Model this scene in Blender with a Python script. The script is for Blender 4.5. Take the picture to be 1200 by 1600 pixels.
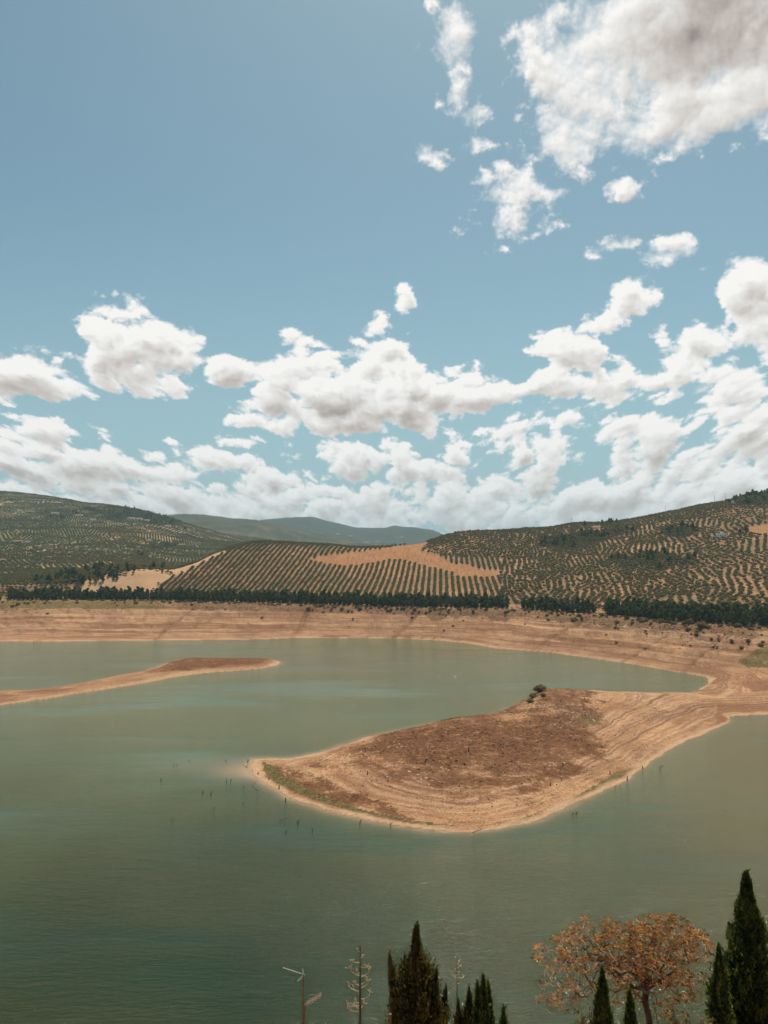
import bpy, math, random
import numpy as np
from mathutils import Vector, noise as mnoise
random.seed(7)
RS = np.random.RandomState(11)
S = bpy.context.scene
for _o in list(bpy.data.objects): bpy.data.objects.remove(_o)
COL = S.collection
R = math.radians
# ------------------------------------------------------------------ camera
H = 100.0; F = 1232.0; TH = math.atan(50/F)
cd = bpy.data.cameras.new('camera'); cam = bpy.data.objects.new('camera', cd); COL.objects.link(cam)
cam.location = (0, 0, H); cam.rotation_euler = (math.pi/2 + TH, 0, 0)
cd.sensor_fit = 'VERTICAL'; cd.sensor_height = 24; cd.lens = 24*F/1600
cd.clip_start = 0.3; cd.clip_end = 60000
S.camera = cam
# ------------------------------------------------------------------ exposure
S.view_settings.view_transform = 'Standard'; S.view_settings.look = 'None'
S.view_settings.exposure = 0.0; S.view_settings.gamma = 1.0
S.view_settings.use_curve_mapping = False
S.cycles.max_bounces = 4; S.cycles.diffuse_bounces = 2; S.cycles.glossy_bounces = 2; S.cycles.transmission_bounces = 2; S.cycles.volume_bounces = 0
S.cycles.adaptive_threshold = 0.02; S.cycles.use_adaptive_sampling = True
# ------------------------------------------------------------------ sun
SUN_EL, SUN_AZ = 64.0, 14.0        # azimuth clockwise from +Y (the view direction)
sl = bpy.data.lights.new('sun', 'SUN'); sl.energy = 4.3; sl.angle = R(0.5); sl.color = (1.0, 0.88, 0.71)
sun = bpy.data.objects.new('sun', sl); COL.objects.link(sun)
_d = Vector((math.sin(R(SUN_AZ))*math.cos(R(SUN_EL)), math.cos(R(SUN_AZ))*math.cos(R(SUN_EL)), math.sin(R(SUN_EL))))
sun.rotation_euler = _d.to_track_quat('Z', 'Y').to_euler(); sun.location = (0, 0, 400)

# ------------------------------------------------------------------ node helpers
class NT:
    def __init__(s, tree): s.t = tree; s.n = tree.nodes; s.l = tree.links
    def new(s, typ, ins=None, **kw):
        n = s.n.new(typ)
        for k, v in kw.items(): setattr(n, k, v)
        for k, v in (ins or {}).items():
            if isinstance(v, bpy.types.NodeSocket): s.l.new(v, n.inputs[k])
            else: n.inputs[k].default_value = v
        return n
    def math(s, op, a, b=None, c=None, clamp=False):
        d = {0: a}
        if b is not None: d[1] = b
        if c is not None: d[2] = c
        return s.new('ShaderNodeMath', d, operation=op, use_clamp=clamp).outputs[0]
    def vmath(s, op, a, b=None, c=None, out=0):
        d = {0: a}
        if b is not None: d[1] = b
        if c is not None: d[2] = c
        return s.new('ShaderNodeVectorMath', d, operation=op).outputs[out]
    def noise(s, vec, scale, detail=4, rough=0.55, out=0, dist=0.0):
        return s.new('ShaderNodeTexNoise', {'Vector': vec, 'Scale': scale, 'Detail': detail, 'Roughness': rough, 'Distortion': dist}).outputs[out]
    def ss(s, x, a, b, lo=0.0, hi=1.0, smooth=True):
        return s.new('ShaderNodeMapRange', {'Value': x, 'From Min': a, 'From Max': b, 'To Min': lo, 'To Max': hi},
                     interpolation_type='SMOOTHSTEP' if smooth else 'LINEAR').outputs[0]
    def mix(s, f, a, b, mode='MIX'):
        n = s.n.new('ShaderNodeMix'); n.data_type = 'RGBA'; n.blend_type = mode
        for sock, v in ((n.inputs[0], f), (n.inputs[6], a), (n.inputs[7], b)):
            if isinstance(v, bpy.types.NodeSocket): s.l.new(v, sock)
            else: sock.default_value = v if not isinstance(v, tuple) or len(v) == 4 else (*v, 1)
        return n.outputs[2]
def c4(c): return (c[0], c[1], c[2], 1)

# ------------------------------------------------------------------ pixels of the photograph -> directions
def ray(px, py):
    cx = (px-600)/F; cy = (800-py)/F
    return cx, math.cos(TH)-cy*math.sin(TH), math.sin(TH)+cy*math.cos(TH)
def P(px, py, y):
    a, b, c = ray(px, py); return Vector((a*y/b, y, H+c*y/b))
def G(px, py, z=0.0):
    a, b, c = ray(px, py); t = (z-H)/c; return (a*t, b*t)
def azel(px, py):
    a, b, c = ray(px, py); return math.atan2(a, b), math.atan2(c, math.hypot(a, b))

# ------------------------------------------------------------------ numpy noise
_perm = RS.permutation(256).astype(np.int64); _perm = np.concatenate([_perm, _perm, _perm])
_gr = np.array([(math.cos(a), math.sin(a)) for a in np.linspace(0, 2*math.pi, 64, endpoint=False)])
def pn(x, y):
    xi = np.floor(x).astype(np.int64); yi = np.floor(y).astype(np.int64); xf = x-xi; yf = y-yi
    u = xf*xf*xf*(xf*(xf*6-15)+10); v = yf*yf*yf*(yf*(yf*6-15)+10)
    def g(ix, iy, dx, dy):
        h = _perm[(_perm[ix & 255]+iy) & 255] & 63
        return _gr[h, 0]*dx+_gr[h, 1]*dy
    a = g(xi, yi, xf, yf); b = g(xi+1, yi, xf-1, yf); c = g(xi, yi+1, xf, yf-1); d = g(xi+1, yi+1, xf-1, yf-1)
    return (a+(b-a)*u)*(1-v)+(c+(d-c)*u)*v
def fbm2d(x, y, wl, octv=5, gain=0.5, off=0.0):
    s = 0; a = 1.0; f = 1.0/wl
    for i in range(octv):
        s = s+a*pn(x*f+off+17.3*i, y*f-off+9.1*i); a *= gain; f *= 2.03
    return s
def sstep(x, a, b):
    t = np.clip((x-a)/(b-a), 0, 1); return t*t*(3-2*t)
# ------------------------------------------------------------------ world: Nishita sky with cumulus clouds laid out by direction
W = bpy.data.worlds.new('World'); S.world = W; W.use_nodes = True
w = NT(W.node_tree); w.n.clear()
sky = w.new('ShaderNodeTexSky', sky_type='NISHITA', sun_disc=False, sun_elevation=R(SUN_EL), sun_rotation=R(SUN_AZ),
            altitude=300, air_density=1.0, dust_density=1.6, ozone_density=1.6)
SKYSTR = 0.10
tc = w.new('ShaderNodeTexCoord').outputs['Generated']
dirv = w.vmath('NORMALIZE', tc)
sep = w.new('ShaderNodeSeparateXYZ', {0: dirv}).outputs
az = w.math('ARCTAN2', sep[0], sep[1]); el = w.math('ARCSINE', sep[2])
pv = w.new('ShaderNodeCombineXYZ', {0: az, 1: el}).outputs[0]
nd = w.vmath('MULTIPLY', dirv, (1, 1, 1.3))
# where the cumulus stand: a map of cover and painted light and shade over azimuth and elevation, worked out from ellipses
# (centre x, centre y, half width, half height in photograph pixels, weight)
CL = [(1010,60,130,110,1.0),(1120,30,150,130,1.2),(1210,90,110,110,1.1),(920,130,70,100,.9),(890,205,52,60,.7),(1090,165,95,65,.9),
 (985,200,60,50,.7),(1160,175,55,45,.8),(860,60,45,60,.45),
 (708,60,34,52,.62),(724,142,20,26,.5),(744,180,20,14,.5),(675,238,26,11,.34),(745,212,14,12,.3),
 (800,300,50,26,.62),(858,308,34,14,.5),(795,352,48,20,.38),(770,285,26,16,.4),(978,295,26,11,.42),(965,378,30,11,.45),(1045,392,46,16,.55),(1112,415,34,12,.42),
 (988,456,26,34,.62),(965,505,28,20,.5),(626,468,9,20,.33),
 (1160,455,42,50,.8),(1195,500,60,52,1.0),(1075,550,52,40,.8),(1130,600,60,40,.7),
 (905,548,52,44,.95),(875,590,40,26,.6),(950,600,62,34,.9),(1020,608,56,24,.7),(932,530,22,28,.5),
 (800,682,40,30,.7),(838,712,50,34,.75),(872,664,52,22,.6),(930,648,36,14,.45),(992,682,56,28,.8),(1000,735,54,44,.85),(1160,640,75,30,.8),(1180,690,90,50,1.0),
 (1085,745,100,45,.9),(820,765,60,34,.8),(884,716,34,14,.45),
 (480,580,58,46,.95),(440,592,60,34,.85),(365,580,52,26,.75),(600,566,54,46,.95),(608,530,20,26,.6),(560,622,112,44,1.1),(640,632,90,38,1.0),(722,616,56,28,.85),(764,622,26,20,.55),
 (480,640,70,34,.9),(396,640,46,20,.55),(525,660,90,20,.8),
 (180,515,52,44,.85),(232,540,66,46,1.0),(282,560,34,36,.75),(200,578,80,34,.95),(215,480,30,22,.45),(235,600,60,22,.7),(45,578,52,30,.8),(15,602,50,30,.8),(100,612,58,18,.7),(138,578,22,10,.35),
 (55,700,60,40,.85),(5,705,60,46,.9),(110,745,120,44,1.0),(240,745,70,38,.9),(330,718,76,24,.7),(375,690,24,12,.4),(430,775,80,40,.9),(300,795,210,44,1.1),(446,714,22,14,.45),
 (530,706,34,28,.7),(540,742,34,30,.7),(600,722,38,30,.75),(645,748,52,26,.8),(712,724,44,22,.75),(560,800,160,40,1.0),(760,800,160,44,1.0),(690,775,60,28,.7),
 (900,800,160,44,1.0),(1010,795,220,48,1.1),(1160,775,160,60,1.2),
 (-150,700,150,90,1.0),(-260,560,110,60,.9),(1380,640,140,110,1.1),(1420,300,120,80,.9)]
DK = [(1130,25,120,75,1.5),(1030,70,80,55,.45),(570,648,120,20,1.0),(470,640,60,22,.8),(215,582,80,16,.8),(40,603,80,12,.6),(940,618,70,12,.8),(1020,622,40,10,.6),
      (1180,560,60,30,.5),(1000,715,50,26,.7),(1170,700,90,22,.8),(60,735,110,18,.6),(380,598,60,12,.5),(730,638,50,10,.5),(815,740,40,28,.6),(610,748,60,12,.6),(715,738,40,8,.6),
      (530,745,30,20,.6),(240,770,160,18,.5)]  # shaded cloud undersides, painted greyer by ellipses
A0, A1, E0, E1 = -0.72, 0.72, -0.06, 0.80; NX, NY = 1700, 1020
_ax, _ey = np.meshgrid(np.linspace(A0, A1, NX), np.linspace(E0, E1, NY))
_sq = 1+0.7*(1-np.clip(_ey/0.20, 0, 1)); _u = _ax*1000*_sq; _v = _ey*1000+170*np.log(np.maximum(_ey, 0)+0.08)      # far clouds near the horizon look smaller and flatter
_wx = fbm2d(_u, _v, 170, 4, 0.55, off=31); _wy = fbm2d(_u, _v, 170, 4, 0.55, off=57)
_bx, _by = _ax+_wx*0.016, _ey+_wy*0.012
def lay(lst, k, sm):
    f = np.full(_ax.shape, -2.0)
    for (cx, cy, rx, ry, wt) in lst:
        a0, e0 = azel(cx, cy); a1, _ = azel(cx+rx, cy); _, e1 = azel(cx, cy-ry)
        v = wt*(1-((_bx-a0)/((a1-a0)*k))**2-((_by-e0)/((e1-e0)*k))**2)
        if sm: h = np.maximum(sm-np.abs(f-v), 0)/sm; f = np.maximum(f, v)+h**3*sm/6
        else: f = np.maximum(f, v)
    return np.maximum(f, -2)
_f = lay(CL, 1.22, 0.12); _g = np.clip(lay(DK, 1.5, 0), 0, 2)
def billow(x, y, wl, n, gain=0.55, off=0.0):
    t = 0; a = 1.0; f = 1.0/wl; tot = 0
    for i in range(n):
        t = t+a*np.abs(pn(x*f+off+7.7*i, y*f+off*1.3+3.1*i))*2.2; tot += a; a *= gain; f *= 2.07
    return t/tot
_q = fbm2d(_u, _v, 26, 4, 0.55, off=3)*9; _q2 = fbm2d(_u, _v, 26, 4, 0.55, off=13)*9
_bl = billow(_u+_q, _v+_q2, 80, 6, 0.50); _rag = fbm2d(_u, _v, 46, 6, 0.62, off=77)
_thin = np.clip(1.0-_f*1.2, 0.25, 1.3)                              # thin wisps are ragged, big clouds rounded
_hi = sstep(_ey, 0.27, 0.40)
_bank = 0.46-1.4*np.maximum(_ey-0.06, 0)/0.06
_f = np.maximum(_f-0.10*sstep(_ey, 0.13, 0.09), _bank)
_D = _f+(_bl-0.42)*(1.9-0.9*_hi)+_rag*(0.55+0.75*_hi)*_thin
_al = np.clip((_D+0.03+0.12*_hi)/(0.42+0.60*_hi), 0, 1); _al = _al*_al*(3-2*_al)
_T = np.clip(_D, 0, 1.6)
def shift(A_, dx, dy):
    return np.roll(np.roll(A_, -dx, 1), -dy, 0)
_occ = 0; _ws = 0
for k in (3, 6, 10, 16, 24, 34, 46, 60):
    sh = shift(_T, -int(k*0.45), k); wk = 1.0/(1+k/30.0); _occ = _occ+wk*sh; _ws += wk
_occ = _occ/_ws
_soft = _T.copy()
_rel = _T-shift(_T, -3, 5); _rel2 = shift(_T, 4, -9)-shift(_T, -4, 9)
_lm = 1.05+np.clip(_rel*0.20, -0.10, 0.10)+np.clip(_rel2*0.15, -0.12, 0.08)-0.40*(1-np.exp(-np.maximum(_occ-0.34, 0)*1.1))-_g*0.21*np.clip(_T*1.5, 0, 1)  # lit tops and self-shadowed bases of the clouds painted into their brightness
_lw = sstep(_ey, 0.01, 0.17)
_lm = _lm*(0.87+0.13*_lw)
_al = _al*(0.86+0.14*_lw)
_im = bpy.data.images.new('cloud_cover_shading', NX, NY, alpha=False, float_buffer=True, is_data=True)
_px = np.ones((NY, NX, 4), np.float32); _px[..., 0] = _al; _px[..., 1] = np.clip(_lm, 0.3, 1.1); _px[..., 2] = _T/2
_im.pixels.foreach_set(_px.ravel()); _im.pack()
fine = w.noise(nd, 260.0, 3, 0.6, out=1)
pv2 = w.vmath('ADD', pv, w.vmath('MULTIPLY', w.vmath('SUBTRACT', fine, (0.5, 0.5, 0.5)), (0.0035, 0.0035, 0)))
uv = w.vmath('MULTIPLY_ADD', pv2, (1/(A1-A0), 1/(E1-E0), 0), (-A0/(A1-A0), -E0/(E1-E0), 0))
_t = w.new('ShaderNodeTexImage', {'Vector': uv}, image=_im, extension='EXTEND', interpolation='Cubic')
_c = w.new('ShaderNodeSeparateColor', {0: _t.outputs[0]}).outputs
# soft fair-weather clouds everywhere else round the sky
big = w.noise(w.vmath('MULTIPLY', dirv, (1, 1, 2.2)), 4.0, 6, 0.62)
outside = w.math('MAXIMUM', w.ss(w.math('ABSOLUTE', az), 0.60, 0.70), w.ss(el, 0.68, 0.78))
alpha = w.mix(outside, _c[0], w.ss(big, 0.53, 0.60)); lum = w.mix(outside, _c[1], w.ss(big, 0.55, 0.75, 0.97, 0.70))
lum = w.math('MINIMUM', w.math('MULTIPLY', lum, 0.93), 0.965)
ccol = w.mix(w.ss(lum, 0.45, 0.85), (1.0, 0.90, 0.82, 1), (1.0, 0.98, 0.95, 1))
ccol = w.vmath('SCALE', ccol); w.l.new(lum, ccol.node.inputs['Scale'])
skyc = w.vmath('SCALE', sky.outputs[0]); skyc.node.inputs['Scale'].default_value = SKYSTR
grade = w.mix(1.0, skyc, (0.83, 1.00, 0.83, 1), 'MULTIPLY')
hz = w.ss(el, -0.05, 0.42, 1.0, 0.0)
skyout = w.mix(w.math('MULTIPLY', hz, 0.9), grade, (0.335, 0.51, 0.59, 1))
fin = w.mix(alpha, skyout, ccol)
bg = w.new('ShaderNodeBackground', {'Color': fin, 'Strength': 1.0})
w.new('ShaderNodeOutputWorld', {'Surface': bg.outputs[0]})
W.cycles.sampling_method = 'MANUAL'; W.cycles.sample_map_resolution = 512

# ------------------------------------------------------------------ object helpers
def tag(o, label=None, cat=None, group=None, kind=None):
    if label: o['label'] = label
    if cat: o['category'] = cat
    if group: o['group'] = group
    if kind: o['kind'] = kind
    return o
def link(o): COL.objects.link(o); return o
def np_mesh(name, V, Fs, mats=(), midx=None, attrs=None, smooth=False):
    """V (N,3); Fs list of (M,k) index arrays; midx list of material index per face array"""
    me = bpy.data.meshes.new(name)
    V = np.asarray(V, dtype=np.float32)
    Fs = [np.asarray(f, dtype=np.int32) for f in Fs]
    me.vertices.add(len(V)); me.vertices.foreach_set('co', V.ravel())
    loops = np.concatenate([f.ravel() for f in Fs]); tot = np.concatenate([np.full(len(f), f.shape[1], dtype=np.int32) for f in Fs])
    me.loops.add(len(loops)); me.loops.foreach_set('vertex_index', loops)
    st = np.concatenate([[0], np.cumsum(tot)[:-1]]).astype(np.int32)
    me.polygons.add(len(tot)); me.polygons.foreach_set('loop_start', st)
    if midx is not None:
        mi = np.concatenate([np.full(len(f), m, dtype=np.int32) if np.isscalar(m) else np.asarray(m, dtype=np.int32) for f, m in zip(Fs, midx)])
        me.polygons.foreach_set('material_index', mi)
    me.polygons.foreach_set('use_smooth', np.full(len(tot), smooth))
    for m in mats: me.materials.append(m)
    me.update(calc_edges=True)
    for k, a in (attrs or {}).items():
        a = np.asarray(a, dtype=np.float32)
        if a.ndim == 1:
            at = me.attributes.new(k, 'FLOAT', 'POINT'); at.data.foreach_set('value', a)
        else:
            at = me.attributes.new(k, 'FLOAT_COLOR', 'POINT'); at.data.foreach_set('color', a.ravel())
    me.validate()
    return me
class MB:
    def __init__(s): s.V = []; s.F = {3: [], 4: []}; s.M = {3: [], 4: []}; s.T = []; s.n = 0
    def add(s, V, Fa, m=0, tint=0.5):
        V = np.asarray(V, dtype=float); Fa = np.asarray(Fa, dtype=int); k = Fa.shape[1]
        s.V.append(V); s.F[k].append(Fa+s.n); s.M[k].append(np.full(len(Fa), m) if np.isscalar(m) else np.asarray(m)); s.n += len(V)
        s.T.append(np.full(len(V), tint) if np.isscalar(tint) else np.asarray(tint))
    def tube(s, p, q, r0, r1, n=6, m=0, tint=0.5, cap=True):
        p = Vector(p); q = Vector(q); d = (q-p)
        if d.length < 1e-6: return
        d.normalize(); a = d.orthogonal().normalized(); b = d.cross(a)
        V = []
        for c, r in ((p, r0), (q, r1)):
            for i in range(n):
                t = 2*math.pi*i/n; V.append(c+(a*math.cos(t)+b*math.sin(t))*r)
        s.add([tuple(v) for v in V], [[i, (i+1) % n, n+(i+1) % n, n+i] for i in range(n)], m, tint)
        if cap and n in (3, 4):
            k = s.n-2*n; s.F[n].append(np.array([list(range(n-1, -1, -1)), list(range(n, 2*n))])+k); s.M[n].append(np.full(2, m))
        elif cap:
            k = s.n-2*n
            s.F[3].append(np.array([[0, i+1, i] for i in range(1, n-1)]+[[n, n+i, n+i+1] for i in range(1, n-1)])+k); s.M[3].append(np.full(2*(n-2), m))
    def path(s, pts, rs, n=5, m=0, tint=0.5):
        for i in range(len(pts)-1): s.tube(pts[i], pts[i+1], rs[i], rs[i+1], n, m, tint)
    def box(s, x0, x1, y0, y1, z0, z1, m=0, tint=0.5):
        V = [(x, y, z) for z in (z0, z1) for y in (y0, y1) for x in (x0, x1)]
        s.add(V, [[0, 2, 3, 1], [4, 5, 7, 6], [0, 1, 5, 4], [2, 6, 7, 3], [0, 4, 6, 2], [1, 3, 7, 5]], m, tint)
    def mesh(s, name, mats, smooth=False):
        Fs, mi = [], []
        for k in (3, 4):
            if s.F[k]: Fs.append(np.concatenate(s.F[k])); mi.append(np.concatenate(s.M[k]))
        return np_mesh(name, np.concatenate(s.V), Fs, mats, mi, {'tint': np.concatenate(s.T)}, smooth)
    def obj(s, name, mats, parent=None, smooth=False, loc=None):
        o = link(bpy.data.objects.new(name, s.mesh(name, mats, smooth)))
        if parent: o.parent = parent
        if loc is not None: o.location = loc
        return o
def empty(name, loc, rz=0):
    o = link(bpy.data.objects.new(name, None)); o.location = loc; o.rotation_euler = (0, 0, rz); o.empty_display_size = 0.5; return o

def curve(xs, ys):
    """smooth monotone interpolation of a control curve"""
    xs = np.array(xs, float); ys = np.array(ys, float); h = np.diff(xs); d = np.diff(ys)/h
    m = np.zeros(len(xs)); m[0] = d[0]; m[-1] = d[-1]
    for i in range(1, len(xs)-1):
        m[i] = 0 if d[i-1]*d[i] <= 0 else 2*d[i-1]*d[i]/(d[i-1]+d[i])
    def f(x):
        x = np.clip(x, xs[0], xs[-1]); k = np.clip(np.searchsorted(xs, x)-1, 0, len(h)-1)
        t = (x-xs[k])/h[k]
        return ((2*t**3-3*t**2+1)*ys[k]+(t**3-2*t**2+t)*h[k]*m[k]+(-2*t**3+3*t**2)*ys[k+1]+(t**3-t**2)*h[k]*m[k+1])
    return f
def seg_dist(x, y, pts):
    """distance to an open polyline"""
    best = np.full(x.shape, 1e9)
    for (ax, ay), (bx, by) in zip(pts[:-1], pts[1:]):
        dx, dy = bx-ax, by-ay; L = dx*dx+dy*dy
        t = np.clip(((x-ax)*dx+(y-ay)*dy)/L, 0, 1)
        best = np.minimum(best, (x-ax-t*dx)**2+(y-ay-t*dy)**2)
    return np.sqrt(best)
def inside(x, y, pts):
    c = np.zeros(x.shape, bool); n = len(pts)
    for i in range(n):
        ax, ay = pts[i]; bx, by = pts[(i+1) % n]
        if ay == by: continue
        k = ((ay > y) != (by > y)) & (x < (bx-ax)*(y-ay)/(by-ay)+ax)
        c ^= k
    return c
def dense(pts, step=6.0):
    """Catmull-Rom through the points"""
    out = []; n = len(pts)
    for i in range(n-1):
        p0 = pts[max(i-1, 0)]; p1 = pts[i]; p2 = pts[i+1]; p3 = pts[min(i+2, n-1)]
        k = int(min(6, max(1, math.dist(p1, p2)/step)))
        for j in range(k):
            t = j/k
            out.append(tuple(0.5*((2*p1[c])+(-p0[c]+p2[c])*t+(2*p0[c]-5*p1[c]+4*p2[c]-p3[c])*t*t+(-p0[c]+3*p1[c]-3*p2[c]+p3[c])*t**3) for c in (0, 1)))
    out.append(pts[-1]); return out

# ------------------------------------------------------------------ shorelines on the water plane (world metres, from the photograph)
far_px = [(0,1002),(100,1001.5),(200,1001),(300,1000),(400,999),(440,997.5),(470,996.5),(520,997),(580,997),(640,998.5),(680,1000),(700,1002),(730,1005),(760,1010),(775,1013),
  (800,1015),(840,1018),(870,1021),(900,1025),(950,1032),(1000,1040),(1040,1047),(1075,1053),(1100,1058),(1110,1062)]
far_sh = [(-6000, 1500), (-2500, 1000), (-1100, 830)]+[G(*p) for p in far_px]
back_px = [(1110,1062),(1104,1069),(1088,1080),(1062,1086),(1035,1086),(1000,1087),(960,1088),(910,1089),(870,1090),(840,1092),(815,1100),(790,1111),(770,1117),(745,1122),(710,1126),(672,1132),
  (640,1140),(607,1146),(572,1154),(537,1165),(502,1176),(450,1185),(415,1186),(397,1188),(390,1196)]
back_sh = [G(*p) for p in back_px]
front_px = [(390,1196),(394,1210),(411,1222),(443,1240),(485,1257),(527,1269),(576,1281),(625,1290),(677,1297),(730,1300),(780,1296),(822,1287),(860,1273),(902,1253),(944,1234),(976,1220),
  (1004,1201),(1025,1185),(1060,1164),(1095,1148),(1123,1136),(1140,1126),(1142,1120),(1165,1118),(1200,1116),(1300,1108),(1420,1098)]
front_sh = [G(*p) for p in front_px]+[(900, 560), (2500, 900), (6000, 1300)]
far_d, back_d, front_d = dense(far_sh), dense(back_sh), dense(front_sh)
main_poly = far_d+back_d+front_d+[(60000, 1300), (60000, 60000), (-60000, 60000), (-60000, 1500)]
sp_top = [(-300,1105),(-120,1092),(0,1081),(62,1078),(125,1069),(175,1059),(225,1050),(258,1038),(292,1031),(333,1031),(396,1031),(425,1032),(438,1034)]
sp_bot = [(438,1034),(435,1038),(412,1044),(354,1049),(317,1052),(267,1059),(208,1070),(146,1080),(83,1090),(0,1102),(-120,1120),(-300,1150)]
spit_d = dense([G(*p) for p in sp_top])[:-1]+dense([G(*p) for p in sp_bot])
# ------------------------------------------------------------------ hill profiles: distance and skyline height by azimuth column
def zof(py, y): return H-(py-850.0)/F*y
PX = [-1400,-600,-200,0,130,180,230,265,300,345,370,400,470,520,570,620,660,700,760,800,860,900,940,1000,1060,1100,1140,1160,1190,1240,1400,2600]
c_py = curve([-600,-200,0,200,300,400,500,600,700,800,850,925,1000,1100,1200,1400,2600],[938,938,938,938,940,942,945,948,950,951,955,960,966,974,978,980,980])
C_py = curve(PX,[916,916,916,916,909,897,891,892,883,862,852,848,850,853,858,855,848,836,832,830,827,821,819,811,800,791,785,779,774,772,780,800])
C_y = curve([-600,0,130,230,300,400,600,700,800,1000,1200,2600],[1080,1080,1090,1130,1190,1350,1380,1500,1600,1650,1650,1650])
dipf = curve([-600,60,230,400,700,2600],[0,0,10,32,45,60])
E1_py = curve([-2000,-600,0,67,133,187,213,260,300,350,400,500,700,2600],[740,755,770,777,787,794,798,807,822,838,850,862,870,880])
E1_y = curve([-2000,0,200,400,700,2600],[3600,3500,3300,3000,2900,3000])
E2_py = curve([-2000,0,200,267,300,350,400,430,500,600,700,2600],[820,815,811,808.5,808.5,810,813,820,836,850,858,870])
E3_py = curve([-2000,200,350,400,450,480,510,540,567,600,617,640,673,697,720,800,2600],[840,835,822,814,808.5,808.5,815,822,827,825,821.5,821.5,827,836,842,850,860])
def hills(x, y):
    p = 600+F*x/np.maximum(y, 50)
    yc = 72*F/(c_py(p)-850.0); yC = C_y(p); zC = zof(C_py(p), yC)
    dip = dipf(p)
    left = sstep(p, 330, 90)
    ks = [(yc*0+100, 28-(yc-100)*0.165), (yc, 28+0*yc), (yc+45, 31.5+0*yc)]
    ym = yc+45+(yC-yc-45)*0.5
    ks.append((ym, 31.5+(zC-31.5)*0.50))
    ks.append((yC, zC))
    yd = yC+380; zd = zC-dip
    ks.append((yd, zd+left*12))
    y1 = E1_y(p); z1 = zof(E1_py(p), y1)
    ye = yd+(y1-yd)*0.45; ks.append((ye, zd+left*12+(z1-zd)*0.36+(1-left)*0))
    ks.append((yd+(y1-yd)*0.8, zd+(z1-zd)*0.80))
    ks.append((y1, z1))
    ks.append((y1+500, z1-70+0*y1))
    z2 = zof(E2_py(p), 5200.0); ks.append((5200+0*yc, z2))
    ks.append((6300+0*yc, z2-130))
    z3 = zof(E3_py(p), 8200.0); ks.append((8200+0*yc, z3))
    ks.append((10500+0*yc, z3-250)); ks.append((16000+0*yc, z3*0-50)); ks.append((40000+0*yc, z3*0-60))
    Y = np.stack([np.broadcast_to(k[0], x.shape) for k in ks]); Z = np.stack([np.broadcast_to(k[1], x.shape) for k in ks])
    h = np.diff(Y, axis=0); d = np.diff(Z, axis=0)/h
    m = np.zeros_like(Y); m[0] = d[0]; m[-1] = d[-1]
    pr = d[:-1]*d[1:]; sm = d[:-1]+d[1:]
    m[1:-1] = np.where(pr <= 0, 0, 2*pr/np.where(sm == 0, 1, sm))
    out = Z[0].copy()
    for k in range(len(ks)-1):
        t = np.clip((y-Y[k])/h[k], 0, 1); sel = y >= Y[k]
        v = ((2*t**3-3*t**2+1)*Z[k]+(t**3-2*t**2+t)*h[k]*m[k]+(-2*t**3+3*t**2)*Z[k+1]+(t**3-t**2)*h[k]*m[k+1])
        out = np.where(sel, v, out)
    return out, yc, p, yC
near_prof = curve([-40,-15,0.8,1.8,4,7,14,38,50,80,118,128,140,170,260],[99,98.3,98.2,96.6,93.5,90,84,70,58,32,5,0,-3,-6,-8])
pen_h = curve([300,390,450,500,600,700,780,815,850,900,960,1050,1140,1300],[0.6,1.5,3.2,4.6,7.0,8.2,9.0,11.2,14.0,13.4,12.0,10.5,10.5,12])
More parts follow.
